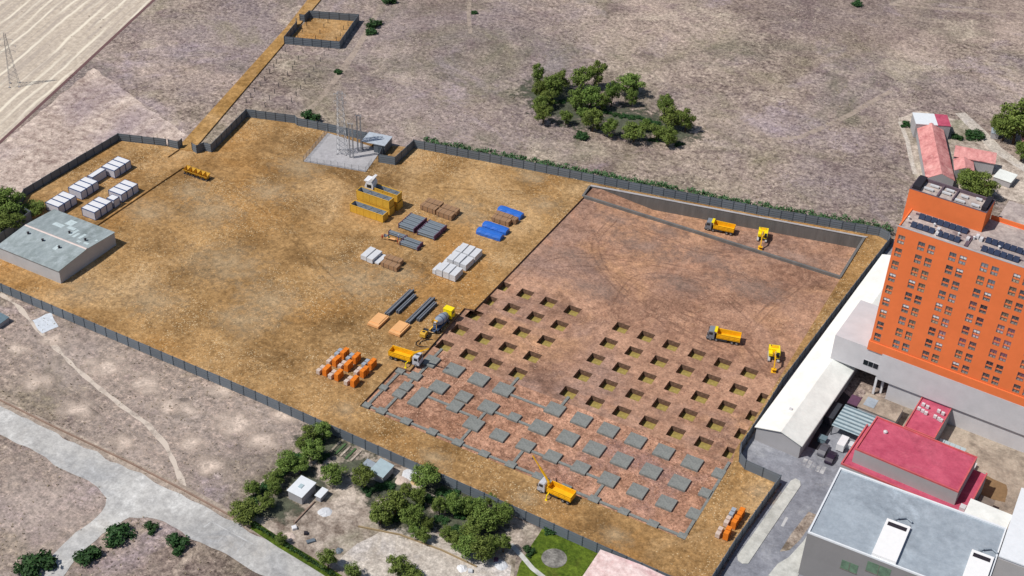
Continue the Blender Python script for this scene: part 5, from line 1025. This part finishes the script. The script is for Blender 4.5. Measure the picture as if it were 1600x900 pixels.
# ------------------------------------------------------------------ excavators (arm towards -y)
r = empty('excavator', (0, 0, 0), 0, 'yellow excavator with its arm forward in the sunken basement', 'excavator', 'yellow excavators')
for s in (-1, 1):
    mb = MB(); mb.prism_x([(-1.9, .35), (-1.6, .05), (1.6, .05), (1.9, .35), (1.9, .65), (1.6, .9), (-1.6, .9), (-1.9, .65)], s * 1.15 - .28, s * 1.15 + .28); mb.build('track', M['track_shoe'], r)
mb = MB(); mb.box(-.9, .9, -.9, .9, .45, .95); mb.lathe([((0, 0, .95), .7), ((0, 0, 1.12), .7)], 12); mb.build('undercarriage', M['chassis'], r)
mb = MB(); mb.box(-1.35, 1.35, -.8, 2.3, 1.12, 1.45); mb.prism_x([(.2, 1.45), (2.1, 1.45), (2.35, 1.6), (2.3, 2.5), (1.9, 2.7), (.2, 2.7)], -1.35, 1.35); mb.box(-1.35, -.45, -1.1, .2, 1.45, 2.2); mb.build('upper_body', M['byellow'], r)
mb = MB(); mb.prism_x([(-1.7, 1.3), (.15, 1.3), (.15, 2.95), (-1.1, 2.95), (-1.6, 2.2)], .42, 1.35); cb = mb.build('cab', M['byellow'], r)
mb = MB(); mb.add([(.5, -1.72, 1.6), (1.27, -1.72, 1.6), (1.27, -1.63, 2.2), (.5, -1.63, 2.2), (.5, -1.13, 2.9), (1.27, -1.13, 2.9)], [(0, 1, 2, 3), (3, 2, 5, 4)]); mb.build('windscreen', M['dglass'], cb, fix=False)
mb = MB(); mb.box(1.35, 1.38, -1.35, -.1, 1.9, 2.8); mb.build('side_window', M['dglass'], cb)
mb = MB(); mb.box(-.9, .9, .7, 1.7, 2.703, 2.8); mb.build('engine_cover', M['yellow'], r)
mb = MB(); mb.lathe([((-.9, 1.3, 2.7), .08), ((-.9, 1.3, 3.2), .08)], 6); mb.build('exhaust', M['chassis'], r)
B0, B1, B2, B3 = Vector((0, -.7, 1.6)), Vector((0, -2.6, 4.0)), Vector((0, -4.3, 3.6)), Vector((0, -5.6, 1.0))
mb = MB(); mb.bar(B0, B1, .4, .5); mb.bar(B1 - (B2 - B1).normalized() * .1, B2, .36, .42); bo = mb.build('boom', M['yellow'], r)
mb = MB(); mb.bar(B2 + Vector((0, .2, .4)), B3, .3, .34); mb.build('stick', M['yellow'], r)
for a_, b_ in (((.25, -1.0, 1.4), B0.lerp(B1, .65) + Vector((.25, 0, 0))), ((-.25, -1.0, 1.4), B0.lerp(B1, .65) + Vector((-.25, 0, 0))), (B1 + Vector((0, -.2, .4)), B2 + Vector((0, .1, .45)))): mb = MB(); mb.tube(a_, b_, .07, 6); mb.build('hydraulic_cylinder', M['cylrod'], r)
mb = MB(); mb.prism_x([(-6.1, 1.05), (-5.3, 1.15), (-5.0, .5), (-5.2, .1), (-5.7, .0), (-5.9, .08), (-5.35, .35), (-5.4, .8)], -.6, .6); [mb.box(x - .06, x + .06, -6.1, -5.8, .0, .1) for x in (-.5, -.17, .17, .5)]; mb.build('bucket', M['yellow'], r)
p = P(1189.5, 375, BZ); r.location = (p.x, p.y + .6, BZ); r.rotation_euler = (0, 0, rad(14))
p = P(1206, 563, RZ); copy_tree(r, (p.x, p.y + 1.0, RZ), rad(20), 'yellow excavator with its arm forward by the right-hand fence')

# ------------------------------------------------------------------ hopper skips, stakes, workers, bench
hm = []
mb = MB(); o_ = [(-.75, -1.0, 1.55), (.75, -1.0, 1.55), (.75, 1.1, 1.9), (-.75, 1.1, 1.9)]; i_ = [(-.55, -.4, .45), (.55, -.4, .45), (.55, .5, .45), (-.55, .5, .45)]
mb.add(o_ + i_, [(0, 1, 5, 4), (1, 2, 6, 5), (2, 3, 7, 6), (3, 0, 4, 7), (4, 5, 6, 7)]); mb.box(-.82, .82, -1.06, -.98, 1.5, 1.62); mb.box(-.82, .82, 1.06, 1.14, 1.85, 1.97); hm.append(('hopper', mb.mesh('hopper', M['ochre'], fix=False)))
mb = MB(); mb.box(-.7, -.55, -.9, 1.0, 0, .2); mb.box(.55, .7, -.9, 1.0, 0, .2); mb.box(-.6, .6, -.8, -.65, .02, .18); mb.box(-.6, .6, .75, .9, .02, .18); mb.bar((-.62, -.8, .2), (-.62, -.1, 1.0), .1, .1); mb.bar((.62, -.8, .2), (.62, -.1, 1.0), .1, .1); mb.bar((-.62, .9, .2), (-.62, .4, 1.0), .1, .1); mb.bar((.62, .9, .2), (.62, .4, 1.0), .1, .1); hm.append(('frame', mb.mesh('frame', M['chassis'])))
for k, x in enumerate((-140.1, -138.2, -136.4, -134.6, -132.9)):
    o = empty('tipping_hopper', (x, -.9, 0), rad(4), '%s from the left of five ochre tipping hoppers near the cabins' % ORD[k] if 0 < k < 4 else ('leftmost' if k == 0 else 'rightmost') + ' of five ochre tipping hoppers near the cabins', 'hopper', 'ochre tipping hoppers')
    for n_, me in hm: link(n_, me, o)
mb = MB(); mb.box(-.07, .07, -.07, .07, 0, 1.5); mb.box(-.09, .09, -.09, .09, 1.5, 1.6); STK = mb.mesh('marker_stake', M['chassis'])
pen = [(340, 130), (450, 140), (575, 155), (317, 158), (425, 170), (548, 182), (290, 195), (400, 208), (527, 220), (262, 235), (373, 243), (502, 253)]
fld = [(183, 318), (295, 328), (427, 342), (157, 357), (267, 368), (402, 381), (128, 391), (240, 400), (375, 416), (112, 421), (230, 433), (362, 443), (85, 454), (198, 468), (333, 479), (55, 498), (170, 506), (307, 519), (27, 531), (142, 541), (280, 555), (117, 580), (252, 596), (85, 620), (222, 634), (57, 664), (195, 680), (-8, 570), (-32, 604), (-60, 640), (455, 310)]
for l, t, g_ in ((pen, 'short dark marker stake standing on the brown floor of the small pen', 'stakes in the small pen'), (fld, 'short dark marker stake in the grey field between the pen and the site', 'stakes in the grey field')):
    for (x, y) in l:
        q = P(400 + x / 4, y / 4 + 1.0); o = link('marker_stake', STK, None, (q.x, q.y, -.05)); tag(o, t, 'stake', g_)
def worker(c, rz, label, top, legs, helmet):
    r = empty('person', (c[0], c[1], 0), rz, label, 'person')
    vs = [(0, 0, .95), (0, 0, 1.15), (0, 0, 1.38), (0, -.01, 1.5), (0, -.02, 1.58), (0, -.02, 1.72),
          (.2, 0, 1.4), (.27, -.02, 1.13), (.26, -.14, .9), (-.2, 0, 1.4), (-.27, -.02, 1.13), (-.26, -.14, .9),
          (.1, 0, .9), (.11, -.02, .5), (.11, .02, .08), (.11, -.16, .05), (-.1, 0, .9), (-.11, -.03, .5), (-.11, .02, .08), (-.11, -.16, .05)]
    ed = [(0, 1), (1, 2), (2, 3), (3, 4), (4, 5), (2, 6), (6, 7), (7, 8), (2, 9), (9, 10), (10, 11), (0, 12), (12, 13), (13, 14), (14, 15), (0, 16), (16, 17), (17, 18), (18, 19)]
    rr = [.15, .14, .17, .065, .09, .1, .08, .055, .04, .08, .055, .04, .1, .075, .05, .04, .1, .075, .05, .04]
    me = bpy.data.meshes.new('body'); me.from_pydata(vs, ed, []); o = link('body', me, r)
    sk = o.modifiers.new('skin', 'SKIN')
    for k, v in enumerate(me.skin_vertices[0].data): v.radius = (rr[k], rr[k] * .8); v.use_root = (k == 0)
    sb = o.modifiers.new('sub', 'SUBSURF'); sb.levels = 1; sb.render_levels = 1
    m_, nt_, b_ = nmat('worker_clothes'); s = nt_.nodes.new('ShaderNodeSeparateXYZ'); nt_.links.new(objvec(nt_), s.inputs[0])
    rp = nt_.nodes.new('ShaderNodeValToRGB'); rp.color_ramp.interpolation = 'CONSTANT'; nt_.links.new(math_n(nt_, 'DIVIDE', s.outputs[2], 2.0), rp.inputs[0]); e = rp.color_ramp.elements
    for k, (pz, c_) in enumerate([(0, (.02, .02, .02, 1)), (.06, legs), (.47, top), (.755, (.5, .3, .2, 1))]):
        if k > 1: e.new(pz)
        e[k].position = pz; e[k].color = c_
    nt_.links.new(rp.outputs[0], b_.inputs['Base Color']); me.materials.append(m_)
    mb = MB(); mb.lathe([((0, -.02, 1.7), .16), ((0, -.02, 1.73), .13), ((0, -.02, 1.82), .09), ((0, -.02, 1.85), .02)], 10); mb.build('helmet', M[helmet], r)
p = P(597.5, 375); worker(p, .4, 'person in dark red overalls standing left of the timber bench', lin((170, 30, 24)), lin((110, 26, 22)), 'redpaint')
p = P(621.5, 381.5); worker(p, -1.2, 'person in red overalls standing at the end of the grey pipe packs', lin((190, 34, 24)), lin((150, 30, 24)), 'redpaint')
p = P(622.5, 375); worker(p, 2.2, 'person in blue overalls and white helmet behind the grey pipe packs', lin((70, 92, 170)), lin((60, 78, 140)), 'white')
p = P(611, 376)
r = empty('work_bench', (p.x, p.y, 0), rad(8), 'low timber work bench with tools between the three workers', 'bench')
mb = MB(); mb.box(-1.3, 1.3, -.4, .4, .75, .82); mb.build('bench_top', M['ply'], r)
for x in (-1, 1): mb = MB(); mb.bar((x, -.35, 0), (x, 0, .75), .08, .08); mb.bar((x, .35, 0), (x, 0, .75), .08, .08); mb.build('trestle', M['timber'], r)
mb = MB(); mb.box(-.9, -.5, -.2, .2, .82, 1.1); mb.build('tool_box', M['hedge'], r)

# ------------------------------------------------------------------ substation: kiosk, lattice tower, poles, mesh fence; field pylon
r = empty('substation_kiosk', (-99.3, 40.6, .12), rad(10), 'dark grey kiosk with a pale flat roof beside the substation slab', 'kiosk')
mb = MB(); mb.box(-1.2, 2.4, -2.4, 3.2, 0, 3.0); mb.build('wall', M['fence'], r)
mb = MB(); mb.box(-5.2, 2.6, -2.7, 3.4, 3.0, 3.2); mb.build('roof', M['roofslab'], r)
for y in (-2.4, 3.0): mb = MB(); mb.box(-5.0, -4.8, y, y + .2, 0, 3.0); mb.build('post', M['chassis'], r)
mb = MB(); mb.box(.2, 1.4, -2.45, -2.4, 0, 2.2); mb.build('door', M['fencepost'], r)
def lattice(parent, name, base, top, zb, zt, n, th, m, c=(0, 0)):
    mb = MB(); lv = []
    for k in range(n + 1):
        t = 1 - (1 - k / n) ** 1.15; h = base * (1 - t) + top * t; z = zb + (zt - zb) * k / n
        lv.append([Vector((c[0] + sx * h, c[1] + sy * h, z)) for sx, sy in ((-1, -1), (1, -1), (1, 1), (-1, 1))])
    for k in range(n):
        for q in range(4):
            a_, b_ = lv[k][q], lv[k][(q + 1) % 4]; c_, d_ = lv[k + 1][q], lv[k + 1][(q + 1) % 4]
            mb.bar(a_, c_, th * 1.4, th * 1.4); mb.bar(a_, d_, th, th); mb.bar(b_, c_, th, th); mb.bar(c_, d_, th, th)
    return mb.build(name, m, parent)
def pylon(label, loc, H, base, top, m, arms, th, rz):
    r = empty('lattice_pylon', loc, rz, label, 'pylon')
    lattice(r, 'lattice_mast', base, top, 0, H, 11, th, m)
    for z, w_ in arms:
        for s in (-1, 1):
            mb = MB(); mb.bar((0, 0, z + .7), (s * w_, 0, z), th, th); mb.bar((0, top, z), (s * w_, 0, z), th, th); mb.bar((0, -top, z), (s * w_, 0, z), th, th)
            for f_ in (.35, .7): mb.bar((s * w_ * f_, 0, z + .7 * (1 - f_)), (s * w_ * f_, top * (1 - f_), z), th * .8, th * .8)
            a_ = mb.build('cross_arm', m, r)
            mb = MB(); mb.lathe([((s * w_, 0, z), .09), ((s * w_, 0, z - .7), .09)], 6); mb.build('insulator', M['hvac'], a_)
    for x, y in ((-1, -1), (1, -1), (1, 1), (-1, 1)): mb = MB(); mb.box(x * base - .25, x * base + .25, y * base - .25, y * base + .25, -.05, .3); mb.build('footing', M['concpad'], r)
    return r
c = P(535, 239); pylon('tall pale lattice pylon standing on the substation slab', (c.x, c.y, .12), 20.5, 1.35, .75, M['lattice'], [(20.0, 1.8), (17.6, 1.8)], .06, rad(20))
c = P(23, 133); pylon('grey lattice pylon in the striped field at the upper left', (c.x, c.y, -.05), 18.5, 1.5, .28, M['dlattice'], [(16.2, 2.2), (14.2, 2.6), (12.2, 2.2)], .032, rad(40))
for t, px_, py_, H in (('nearer', 549.5, 247, 11.6), ('farther', 562, 237, 12.2)):
    c = P(px_, py_); r = empty('busbar_mast', (c.x, c.y, .12), rad(15), '%s slim twin-leg steel mast beside the tall lattice pylon' % t, 'mast', 'slim masts on the substation slab')
    for s in (-1, 1): lattice(r, 'mast_leg', .16, .14, 0, H, 9, .045, M['lattice'], (s * .55, 0))
    mb = MB(); mb.box(-1.0, 1.0, -.12, .12, H, H + .2); mb.box(-.6, .6, -.08, .08, H * .35, H * .35 + .15); mb.build('cross_beam', M['lattice'], r)
    for x in (-.8, 0, .8): mb = MB(); mb.lathe([((x, 0, H + .2), .1), ((x, 0, H + .9), .06)], 6); mb.build('insulator', M['hvac'], r)
def meshmat():
    m, nt, b = nmat('wire_mesh'); b.inputs['Base Color'].default_value = lin((150, 154, 160)); b.inputs['Alpha'].default_value = 1; return m
wm = mk('galvanised_wire', lin((168, 172, 178))[:3], .5, .3)
r = empty('mesh_fence', (0, 0, 0), 0, 'light wire mesh fence with thin posts round the front of the substation slab', 'fence')
mp = [SLAB[3], SLAB[0], SLAB[1], (-97.0, 32.5)]
for s in range(3):
    p_, q_ = Vector(mp[s] + (0,)), Vector(mp[s + 1] + (0,)); n = max(2, round((q_ - p_).length / 2.2))
    for k in range(n):
        u, v = p_.lerp(q_, k / n), p_.lerp(q_, (k + 1) / n)
        mb = MB(); mb.tube(u, u + Vector((0, 0, 1.9)), .05, 5); mb.build('post', M['chassis'], r)
        mb = MB()
        for z in (.15, .6, 1.05, 1.5, 1.85): mb.bar(u + Vector((0, 0, z)), v + Vector((0, 0, z)), .02, .02)
        for q in range(1, 8): w_ = u.lerp(v, q / 8); mb.bar(w_ + Vector((0, 0, .12)), w_ + Vector((0, 0, 1.86)), .02, .02)
        mb.build('mesh_panel', wm, r)

# ------------------------------------------------------------------ cars
def car(label, c, rz, m, van=False):
    r = empty('van' if van else 'car', (c[0], c[1], -.02), rz, label, 'van' if van else 'car')
    mb = MB()
    prof = [(-2.4, .4), (2.4, .4), (2.45, 1.0), (1.9, 1.25), (1.4, 2.15), (-2.4, 2.2)] if van else [(-2.1, .35), (2.1, .35), (2.15, .8), (1.2, .95), (.5, 1.42), (-1.2, 1.42), (-1.9, .95), (-2.1, .85)]
    mb.prism_y(prof, -.88, .88); mb.build('body', m, r)
    mb = MB()
    if van: mb.prism_y([(1.82, 1.32), (1.86, 1.32), (1.46, 2.06), (1.42, 2.06)], -.78, .78); mb.box(.5, 1.4, -.9, .9, 1.35, 1.95)
    else: mb.prism_y([(-1.75, .98), (1.12, .98), (.46, 1.36), (-1.15, 1.36)], -.9, .9)
    mb.build('glazing', M['dglass'], r)
    for x in (-1.4, 1.4):
        for s in (-1, 1): wheel(r, (x, s * .8, .32), .32, .2)
p = P(1316, 697); car('white van parked between the warehouse and the red roofed building', p, rad(88), M['white'], True)
p = P(1300, 716); car('dark car parked beside the white van', (p.x - .2, p.y - .6), rad(88), mk('dark_car_paint', (.03, .02, .04), .3), False)
p = P(1286, 706); car('grey car parked left of the white van near the warehouse wall', p, rad(88), mk('grey_car_paint', (.12, .12, .14), .3), False)
p = P(3, 507); r = hut('scrap_shelter', 'dark little shelter cut off by the left edge below the fence', (p.x - .6, p.y), 2.6, 3.6, 1.6, M['darkrib'])

# ------------------------------------------------------------------ trees
def leafcloud(mb, centres, n, leaf, rnd):
    for (c, rr) in centres:
        for _ in range(n):
            d = Vector((rnd.gauss(0, 1), rnd.gauss(0, 1), rnd.gauss(0, 1))).normalized(); p = Vector(c) + Vector((d.x, d.y, d.z * .85)) * rr * (rnd.random() ** .45)
            nn = (d + Vector((rnd.gauss(0, .6), rnd.gauss(0, .6), rnd.gauss(.25, .6)))).normalized(); u = nn.orthogonal().normalized(); v = nn.cross(u); a = rnd.random() * PI
            u, v = u * math.cos(a) + v * math.sin(a), v * math.cos(a) - u * math.sin(a); s = leaf * rnd.uniform(.6, 1.3)
            mb.add([p - u * s, p + v * s * .6, p + u * s, p - v * s * .6], [(0, 1, 2, 3)])
TREES = []
for seed in range(7):
    rnd = random.Random(100 + seed); cs = []; tall = seed % 2
    nc = rnd.randint(15, 19)
    for k in range(nc):
        z = rnd.uniform(.26, .86); lim = .34 * math.sin(PI * min(1, max(.16, (z - .08) / .98))) ** .6; a = k * 2.4 + rnd.uniform(-.5, .5); q = lim * rnd.uniform(.45, 1.0)
        cs.append(((q * math.cos(a), q * math.sin(a), z), rnd.uniform(.12, .185)))
    cs.append(((rnd.uniform(-.05, .05), rnd.uniform(-.05, .05), .87), .12)); cs.append(((0, 0, .5), .22)); cs.append(((0, 0, .66), .2))
    mb = MB(); leafcloud(mb, cs, 190, .027, rnd)
    x0, x1 = min(v[0] for v in mb.v), max(v[0] for v in mb.v); z1 = max(v[2] for v in mb.v); kx, kz = .84 / (x1 - x0), 1.0 / z1
    mb.v = [(v[0] * kx, v[1] * kx, v[2] * kz) for v in mb.v]; cr = mb.mesh('crown', M['leaf'], fix=False)
    mb = MB(); lean = Vector((rnd.uniform(-.05, .05), rnd.uniform(-.05, .05), 0)); b0 = Vector((0, 0, -.02)); b1 = lean + Vector((0, 0, .36)); b2 = lean * 1.6 + Vector((0, 0, .74))
    mb.tube(b0, b1, .032, 6, .022); mb.tube(b1, b2, .022, 6, .008)
    for (c_, rr) in cs[::2]: t = rnd.uniform(.1, .8); mb.tube(b1.lerp(b2, t), Vector(c_) * .9, .011, 5, .004)
    TREES.append((mb.mesh('trunk', M['bark'], fix=False), cr))
def tree(bx, by, hpx, wpx, label=None, group=None, z=-.06, src=None):
    p = P(bx, by); k = PPM(p); H = max(hpx - .16 * wpx, hpx * .7) / (k * .806); Wd = wpx * 1.06 / k
    tr, cr = random.choice(TREES); r = empty('leafy_tree', (p.x, p.y, z), random.random() * 6.28, label, 'tree', group)
    for n_, me in (('trunk', tr), ('crown', cr)): o = link(n_, me, r); o.scale = (Wd / .66, Wd / .66, H * 1.06)
    return r, H, Wd
grove = [(212, 285, 170, 92), (235, 400, 150, 115), (340, 405, 205, 160), (410, 330, 160, 110), (290, 470, 140, 115), (225, 515, 140, 120), (255, 605, 155, 120), (570, 325, 190, 170), (705, 305, 215, 125), (530, 500, 175, 125), (640, 485, 190, 165), (740, 495, 145, 110), (590, 595, 125, 90), (668, 668, 195, 150), (445, 612, 120, 90), (825, 458, 200, 110), (975, 362, 175, 180), (990, 455, 135, 90), (1270, 545, 175, 110), (1310, 655, 185, 155), (1440, 668, 185, 120), (805, 718, 155, 120), (1010, 750, 155, 165), (1105, 665, 105, 80), (1205, 735, 125, 115), (1297, 795, 155, 125)]
G1 = [(800 + x / 5.333, 80 + y / 5.333, h / 5.333, w_ / 5.333) for x, y, h, w_ in grove]
plotl = [(340 + x / 5.293, 640 + y / 5.293, h / 5.293, w_ / 5.293) for x, y, h, w_ in [(870, 255, 170, 135), (768, 285, 155, 110), (705, 330, 115, 95), (790, 418, 175, 165), (592, 508, 175, 165), (690, 525, 125, 120), (965, 612, 170, 172), (1212, 652, 205, 150), (468, 622, 130, 130), (478, 705, 130, 105), (300, 718, 150, 120), (410, 822, 140, 110), (235, 912, 165, 215)]]
plotr = [(560 + x / 5, 720 + y / 5, h / 5, w_ / 5) for x, y, h, w_ in [(530, 208, 185, 180), (370, 265, 95, 80), (465, 335, 145, 110), (285, 425, 225, 190), (175, 492, 180, 150), (412, 515, 205, 165), (540, 540, 125, 85), (445, 600, 110, 90), (510, 635, 120, 95), (630, 425, 170, 95), (757, 408, 175, 145), (852, 415, 140, 115), (930, 412, 145, 130), (1030, 335, 85, 80), (1120, 492, 195, 160), (1002, 540, 195, 190), (890, 592, 165, 150), (690, 615, 120, 90), (762, 672, 125, 115), (850, 742, 185, 175), (972, 775, 205, 175), (1040, 700, 135, 110), (1132, 712, 165, 115), (312, 892, 175, 145), (420, 945, 125, 140)]] + [(400 + x / 4, 675 + y / 4, h / 4, w_ / 4) for x, y, h, w_ in [(160, 702, 85, 60), (452, 852, 145, 100), (610, 920, 110, 95)]]
def addgroup(l, where, group, nrow):
    ys = sorted(l, key=lambda t: t[1]); n = len(l)
    for k in range(nrow):
        row = sorted(ys[k * n // nrow:(k + 1) * n // nrow], key=lambda t: t[0]); nm = ['back', 'middle', 'front'][k] if nrow == 3 else ['back', 'front'][k]
        for q, t in enumerate(row):
            size = 'tall' if t[2] > 34 or (t[1] < 260 and t[2] > 34) else 'small' if t[2] < 24.5 else 'medium'
            tree(*t, '%s green tree, %s from left in the %s line of %s' % (size, ORD[q], nm, where), group)
addgroup(G1, 'the field grove', 'trees of the grove in the dry field', 3)
addgroup(plotl, 'the hut garden', 'garden trees left of the gravel yard', 2)
addgroup(plotr, 'trees around the gravel yard', 'garden trees round the gravel yard', 3)
for x, y, h, w_, t in [(85, 330 + 0, 200, 200, 'big spreading green tree at the left edge behind the fence'), (15, 335, 150, 130, 'green tree cut off by the left edge behind the big spreading one'), (270, 310, 95, 150, 'low green tree between the left fence and the cabins'), (60, 465, 150, 170, 'broad green tree at the left edge in front of the dark fence'), (150, 410, 90, 90, 'small green tree peeking over the dark fence left of the shed'), (-40, 420, 160, 170, 'green tree mostly outside the left edge')]:
    tree(x / 5, 270 + y / 5, h / 5, w_ / 5, t, 'trees at the left edge')
for x, y, h, w_, t in [(700, 800, 175, 165, 'green tree behind the left part of the orange rooftop block'), (800, 850, 200, 190, 'broad green tree just behind the orange rooftop block'), (660, 730, 120, 110, 'small green tree in front of the small red farmhouse'), (1075, 395, 335, 230, 'largest green tree at the upper right edge'), (930, 300, 150, 115, 'medium green tree left of the largest one at the upper right'), (985, 372, 190, 140, 'green tree at the foot of the largest one, above the farm track'), (1150, 375, 260, 170, 'green tree at the right edge behind the largest one'), (1140, 535, 150, 120, 'small green tree at the right edge beside the red farmhouse')]:
    tree(1380 + x / 5.295, 150 + y / 5.295, h / 5.295, w_ / 5.295, t, 'trees of the farm yard')
# bushes
BUSH = []
for seed in range(4):
    rnd = random.Random(500 + seed); cs = []
    for k in range(12): a = rnd.random() * 6.28; q = rnd.uniform(.05, .36); cs.append(((q * math.cos(a), q * math.sin(a), rnd.uniform(.12, .36) - q * .25), rnd.uniform(.13, .2)))
    mb = MB(); leafcloud(mb, cs, 80, .05, rnd); BUSH.append(mb.mesh('shrub', M['bush'], fix=False))
def shrub(px_, py_, wpx, label, group=None, tall=.62):
    wpx *= 1.2
    p = P(px_, py_); Wd = wpx / PPM(p); o = link('shrub', random.choice(BUSH), None, (p.x, p.y, -.06), random.random() * 6.28); o.scale = (Wd, Wd, Wd * tall); tag(o, label, 'shrub', group)
for x, y, w_, t in [(183, 836, 50, 'dark round shrub between the road fork and the verge'), (52, 893, 62, 'large dark shrub at the bottom left corner'), (146, 872, 48, 'dark shrub below the round one at the road fork'), (277, 852, 44, 'green shrub near the lower side of the pale road'), (236, 826, 28, 'small olive shrub left of the green one by the road'), (612, 5, 28, 'dark shrub at the top edge beside the field track'), (584, 41, 30, 'dark shrub right of the small pen, farther one'), (578, 51, 22, 'dark shrub right of the small pen, nearer one'), (527, 113, 16, 'lone little shrub on the field track'), (484, 187, 40, 'broad shrub behind the site fence left of the pylon'), (740, 20, 13, 'tiny shrub beside the faint track at the top'), (1341, 7, 22, 'small shrub at the top edge right of centre'), (909, 213, 28, 'dark shrub in front of the field grove'),
                   (1415, 196, 20, 'dark shrub left of the grey farm store'), (1518, 212, 34, 'dark green shrub in the farm yard behind the red tiled wing'), (1497, 218, 22, 'dark shrub beside the long farm building'), (858, 828, 26, 'shrub on the lawn by the site fence'), (826, 862, 24, 'shrub beside the garden path')]:
    shrub(x, y, w_, t)
UND = 'undergrowth shrubs in the grove'
for k, (x, y) in enumerate([(800, 520), (860, 535), (930, 545), (1000, 560), (1070, 565), (1140, 585), (1205, 600), (350, 430), (430, 420), (1180, 745), (1390, 780)]): shrub(800 + x / 5.333, 80 + y / 5.333, 17, 'low dark undergrowth shrub between the grove trees', UND, .4)
UG = 'undergrowth shrubs under the garden trees'
for k, (x, y) in enumerate([(462, 712), (446, 728), (430, 746), (414, 764), (400, 780), (505, 716), (478, 706), (512, 735), (590, 762), (604, 760), (640, 808), (620, 812), (700, 778), (720, 810), (690, 770), (735, 800), (660, 790), (706, 772), (388, 800), (455, 722), (440, 738), (424, 756), (392, 790), (498, 690), (486, 700), (470, 716), (574, 768), (612, 790), (630, 796), (650, 770), (672, 778), (716, 796), (728, 786), (742, 812), (750, 796), (690, 812), (708, 826), (728, 832), (764, 806), (600, 812), (586, 806)]): shrub(x, y, 24, 'low dark undergrowth shrub under the garden trees', UG, .45)
# hedge strip behind the back fence
rnd = random.Random(9); mb = MB(); path = [Vector((p[0], p[1], 0)) for p in [(-88.5, 47.6)] + NORTH[::-1][1:] + [(50.2, 76.0)]]
for s in range(len(path) - 1):
    a_, b_ = path[s], path[s + 1]; L = (b_ - a_).length; n_ = Vector((-(b_ - a_).y, (b_ - a_).x, 0)).normalized(); k = 0.0
    while k < L:
        q = a_.lerp(b_, k / L) + n_ * rnd.uniform(.9, 3.2); h = rnd.uniform(.8, 1.25)
        if rnd.random() < .92: leafcloud(mb, [((q.x, q.y, 1.9 + h * .35 - 1.1 * (rnd.random() < .4)), h)], 36, .3, rnd)
        k += .38
o = mb.build('hedge', M['hedge'], fix=False); tag(o, 'long ragged green hedge behind the back fence of the site', 'hedge')
rnd = random.Random(10); mb = MB()
for s in range(60):
    q = P(398 + s * 2.1, 822 + s * 1.33); leafcloud(mb, [((q.x, q.y, .5), .6)], 20, .2, rnd)
o = mb.build('hedge', M['bush'], fix=False); tag(o, 'low dark hedge along the pale road at the bottom', 'hedge')

# ------------------------------------------------------------------ scatter: dry tufts, stones, clods (uncountable)
def inside(p, poly):
    c = False; n = len(poly); j = n - 1
    for i in range(n):
        xi, yi, xj, yj = poly[i][0], poly[i][1], poly[j][0], poly[j][1]
        if (yi > p[1]) != (yj > p[1]) and p[0] < (xj - xi) * (p[1] - yi) / (yj - yi) + xi: c = not c
        j = i
    return c
RP = [P(*p) for p in road]; rnd = random.Random(21)
mb = MB(); n = 0
KEEP = [SITE, RP, tr, [(58, -95), (115, -95), (115, 60), (50, 80), (45, -30)], [P(*p) for p in [(492, 672), (838, 824), (800, 930), (560, 930), (365, 806)]], [P(*p) for p in [(800, 815), (950, 855), (1100, 930), (780, 930)]], [P(*p) for p in [(1404, 184), (1440, 160), (1560, 190), (1640, 262), (1640, 330), (1428, 292)]], PEN]
fieldpoly = [e0, e1, e1 + Vector((-500, -140, 0)), e0 + Vector((-500, -140, 0))]
while n < 15000:
    px_, py_ = rnd.uniform(-30, 1630), rnd.uniform(-30, 930) ; p = P(px_, py_)
    if any(inside(p, k) for k in KEEP): n += 1; continue
    if inside(p, fieldpoly) and rnd.random() < .85: n += 1; continue
    if noise.noise(Vector((p.x * .06, p.y * .06, 0))) + rnd.uniform(-.5, .5) < -.1: n += 1; continue
    s = rnd.uniform(.14, .38); n += 1
    for q in range(4):
        a = rnd.random() * 6.28; d_ = Vector((math.cos(a), math.sin(a), 0)); e_ = Vector((-d_.y, d_.x, 0)) * s * .5; b_ = Vector((p.x, p.y, -.08)) + d_ * s * .2
        mb.add([b_ - e_, b_ + e_, b_ + d_ * s * .5 + Vector((0, 0, s * rnd.uniform(.6, 1.0)))], [(0, 1, 2)])
tag(mb.build('dry_grass_tufts', M['tuft'], fix=False), 'scattered dry grass tufts over the open ground', 'grass', None, 'stuff')
def rocks(name, n, poly, no, m, z, smin, smax, label, clump):
    mb = MB(); xs_ = [p[0] for p in poly]; ys_ = [p[1] for p in poly]; c_ = 0
    while c_ < n:
        x, y = rnd.uniform(min(xs_), max(xs_)), rnd.uniform(min(ys_), max(ys_))
        if not inside((x, y), poly) or any(inside((x, y), k) for k in no): continue
        if noise.noise(Vector((x * .07, y * .07, 5))) + rnd.uniform(-.35, .35) < clump: continue
        s = smin + (smax - smin) * rnd.random() ** 3; r3 = [s * rnd.uniform(.6, 1.2) for _ in range(6)]; c_ += 1
        mb.add([(x + r3[0], y, z + s * .2), (x, y + r3[1], z + s * .2), (x - r3[2], y, z + s * .2), (x, y - r3[3], z + s * .2), (x, y, z + r3[4] * .8), (x, y, z - s * .2)], [(0, 1, 4), (1, 2, 4), (2, 3, 4), (3, 0, 4), (1, 0, 5), (2, 1, 5), (3, 2, 5), (0, 3, 5)])
    tag(mb.build(name, m, fix=False), label, 'stones', None, 'stuff')
rocks('loose_stones', 7000, SITE, [HOLE, plat, SLAB], M['stone'], 0, .07, .3, 'pale loose stones scattered over the brown site ground', .05)
rocks('soil_clods', 4500, [(-38, -60.8), (44, -61), (44, -35), (-35, -35)], [], M['clod'], RZ, .07, .28, 'reddish clods scattered between the concrete footings', -.2)
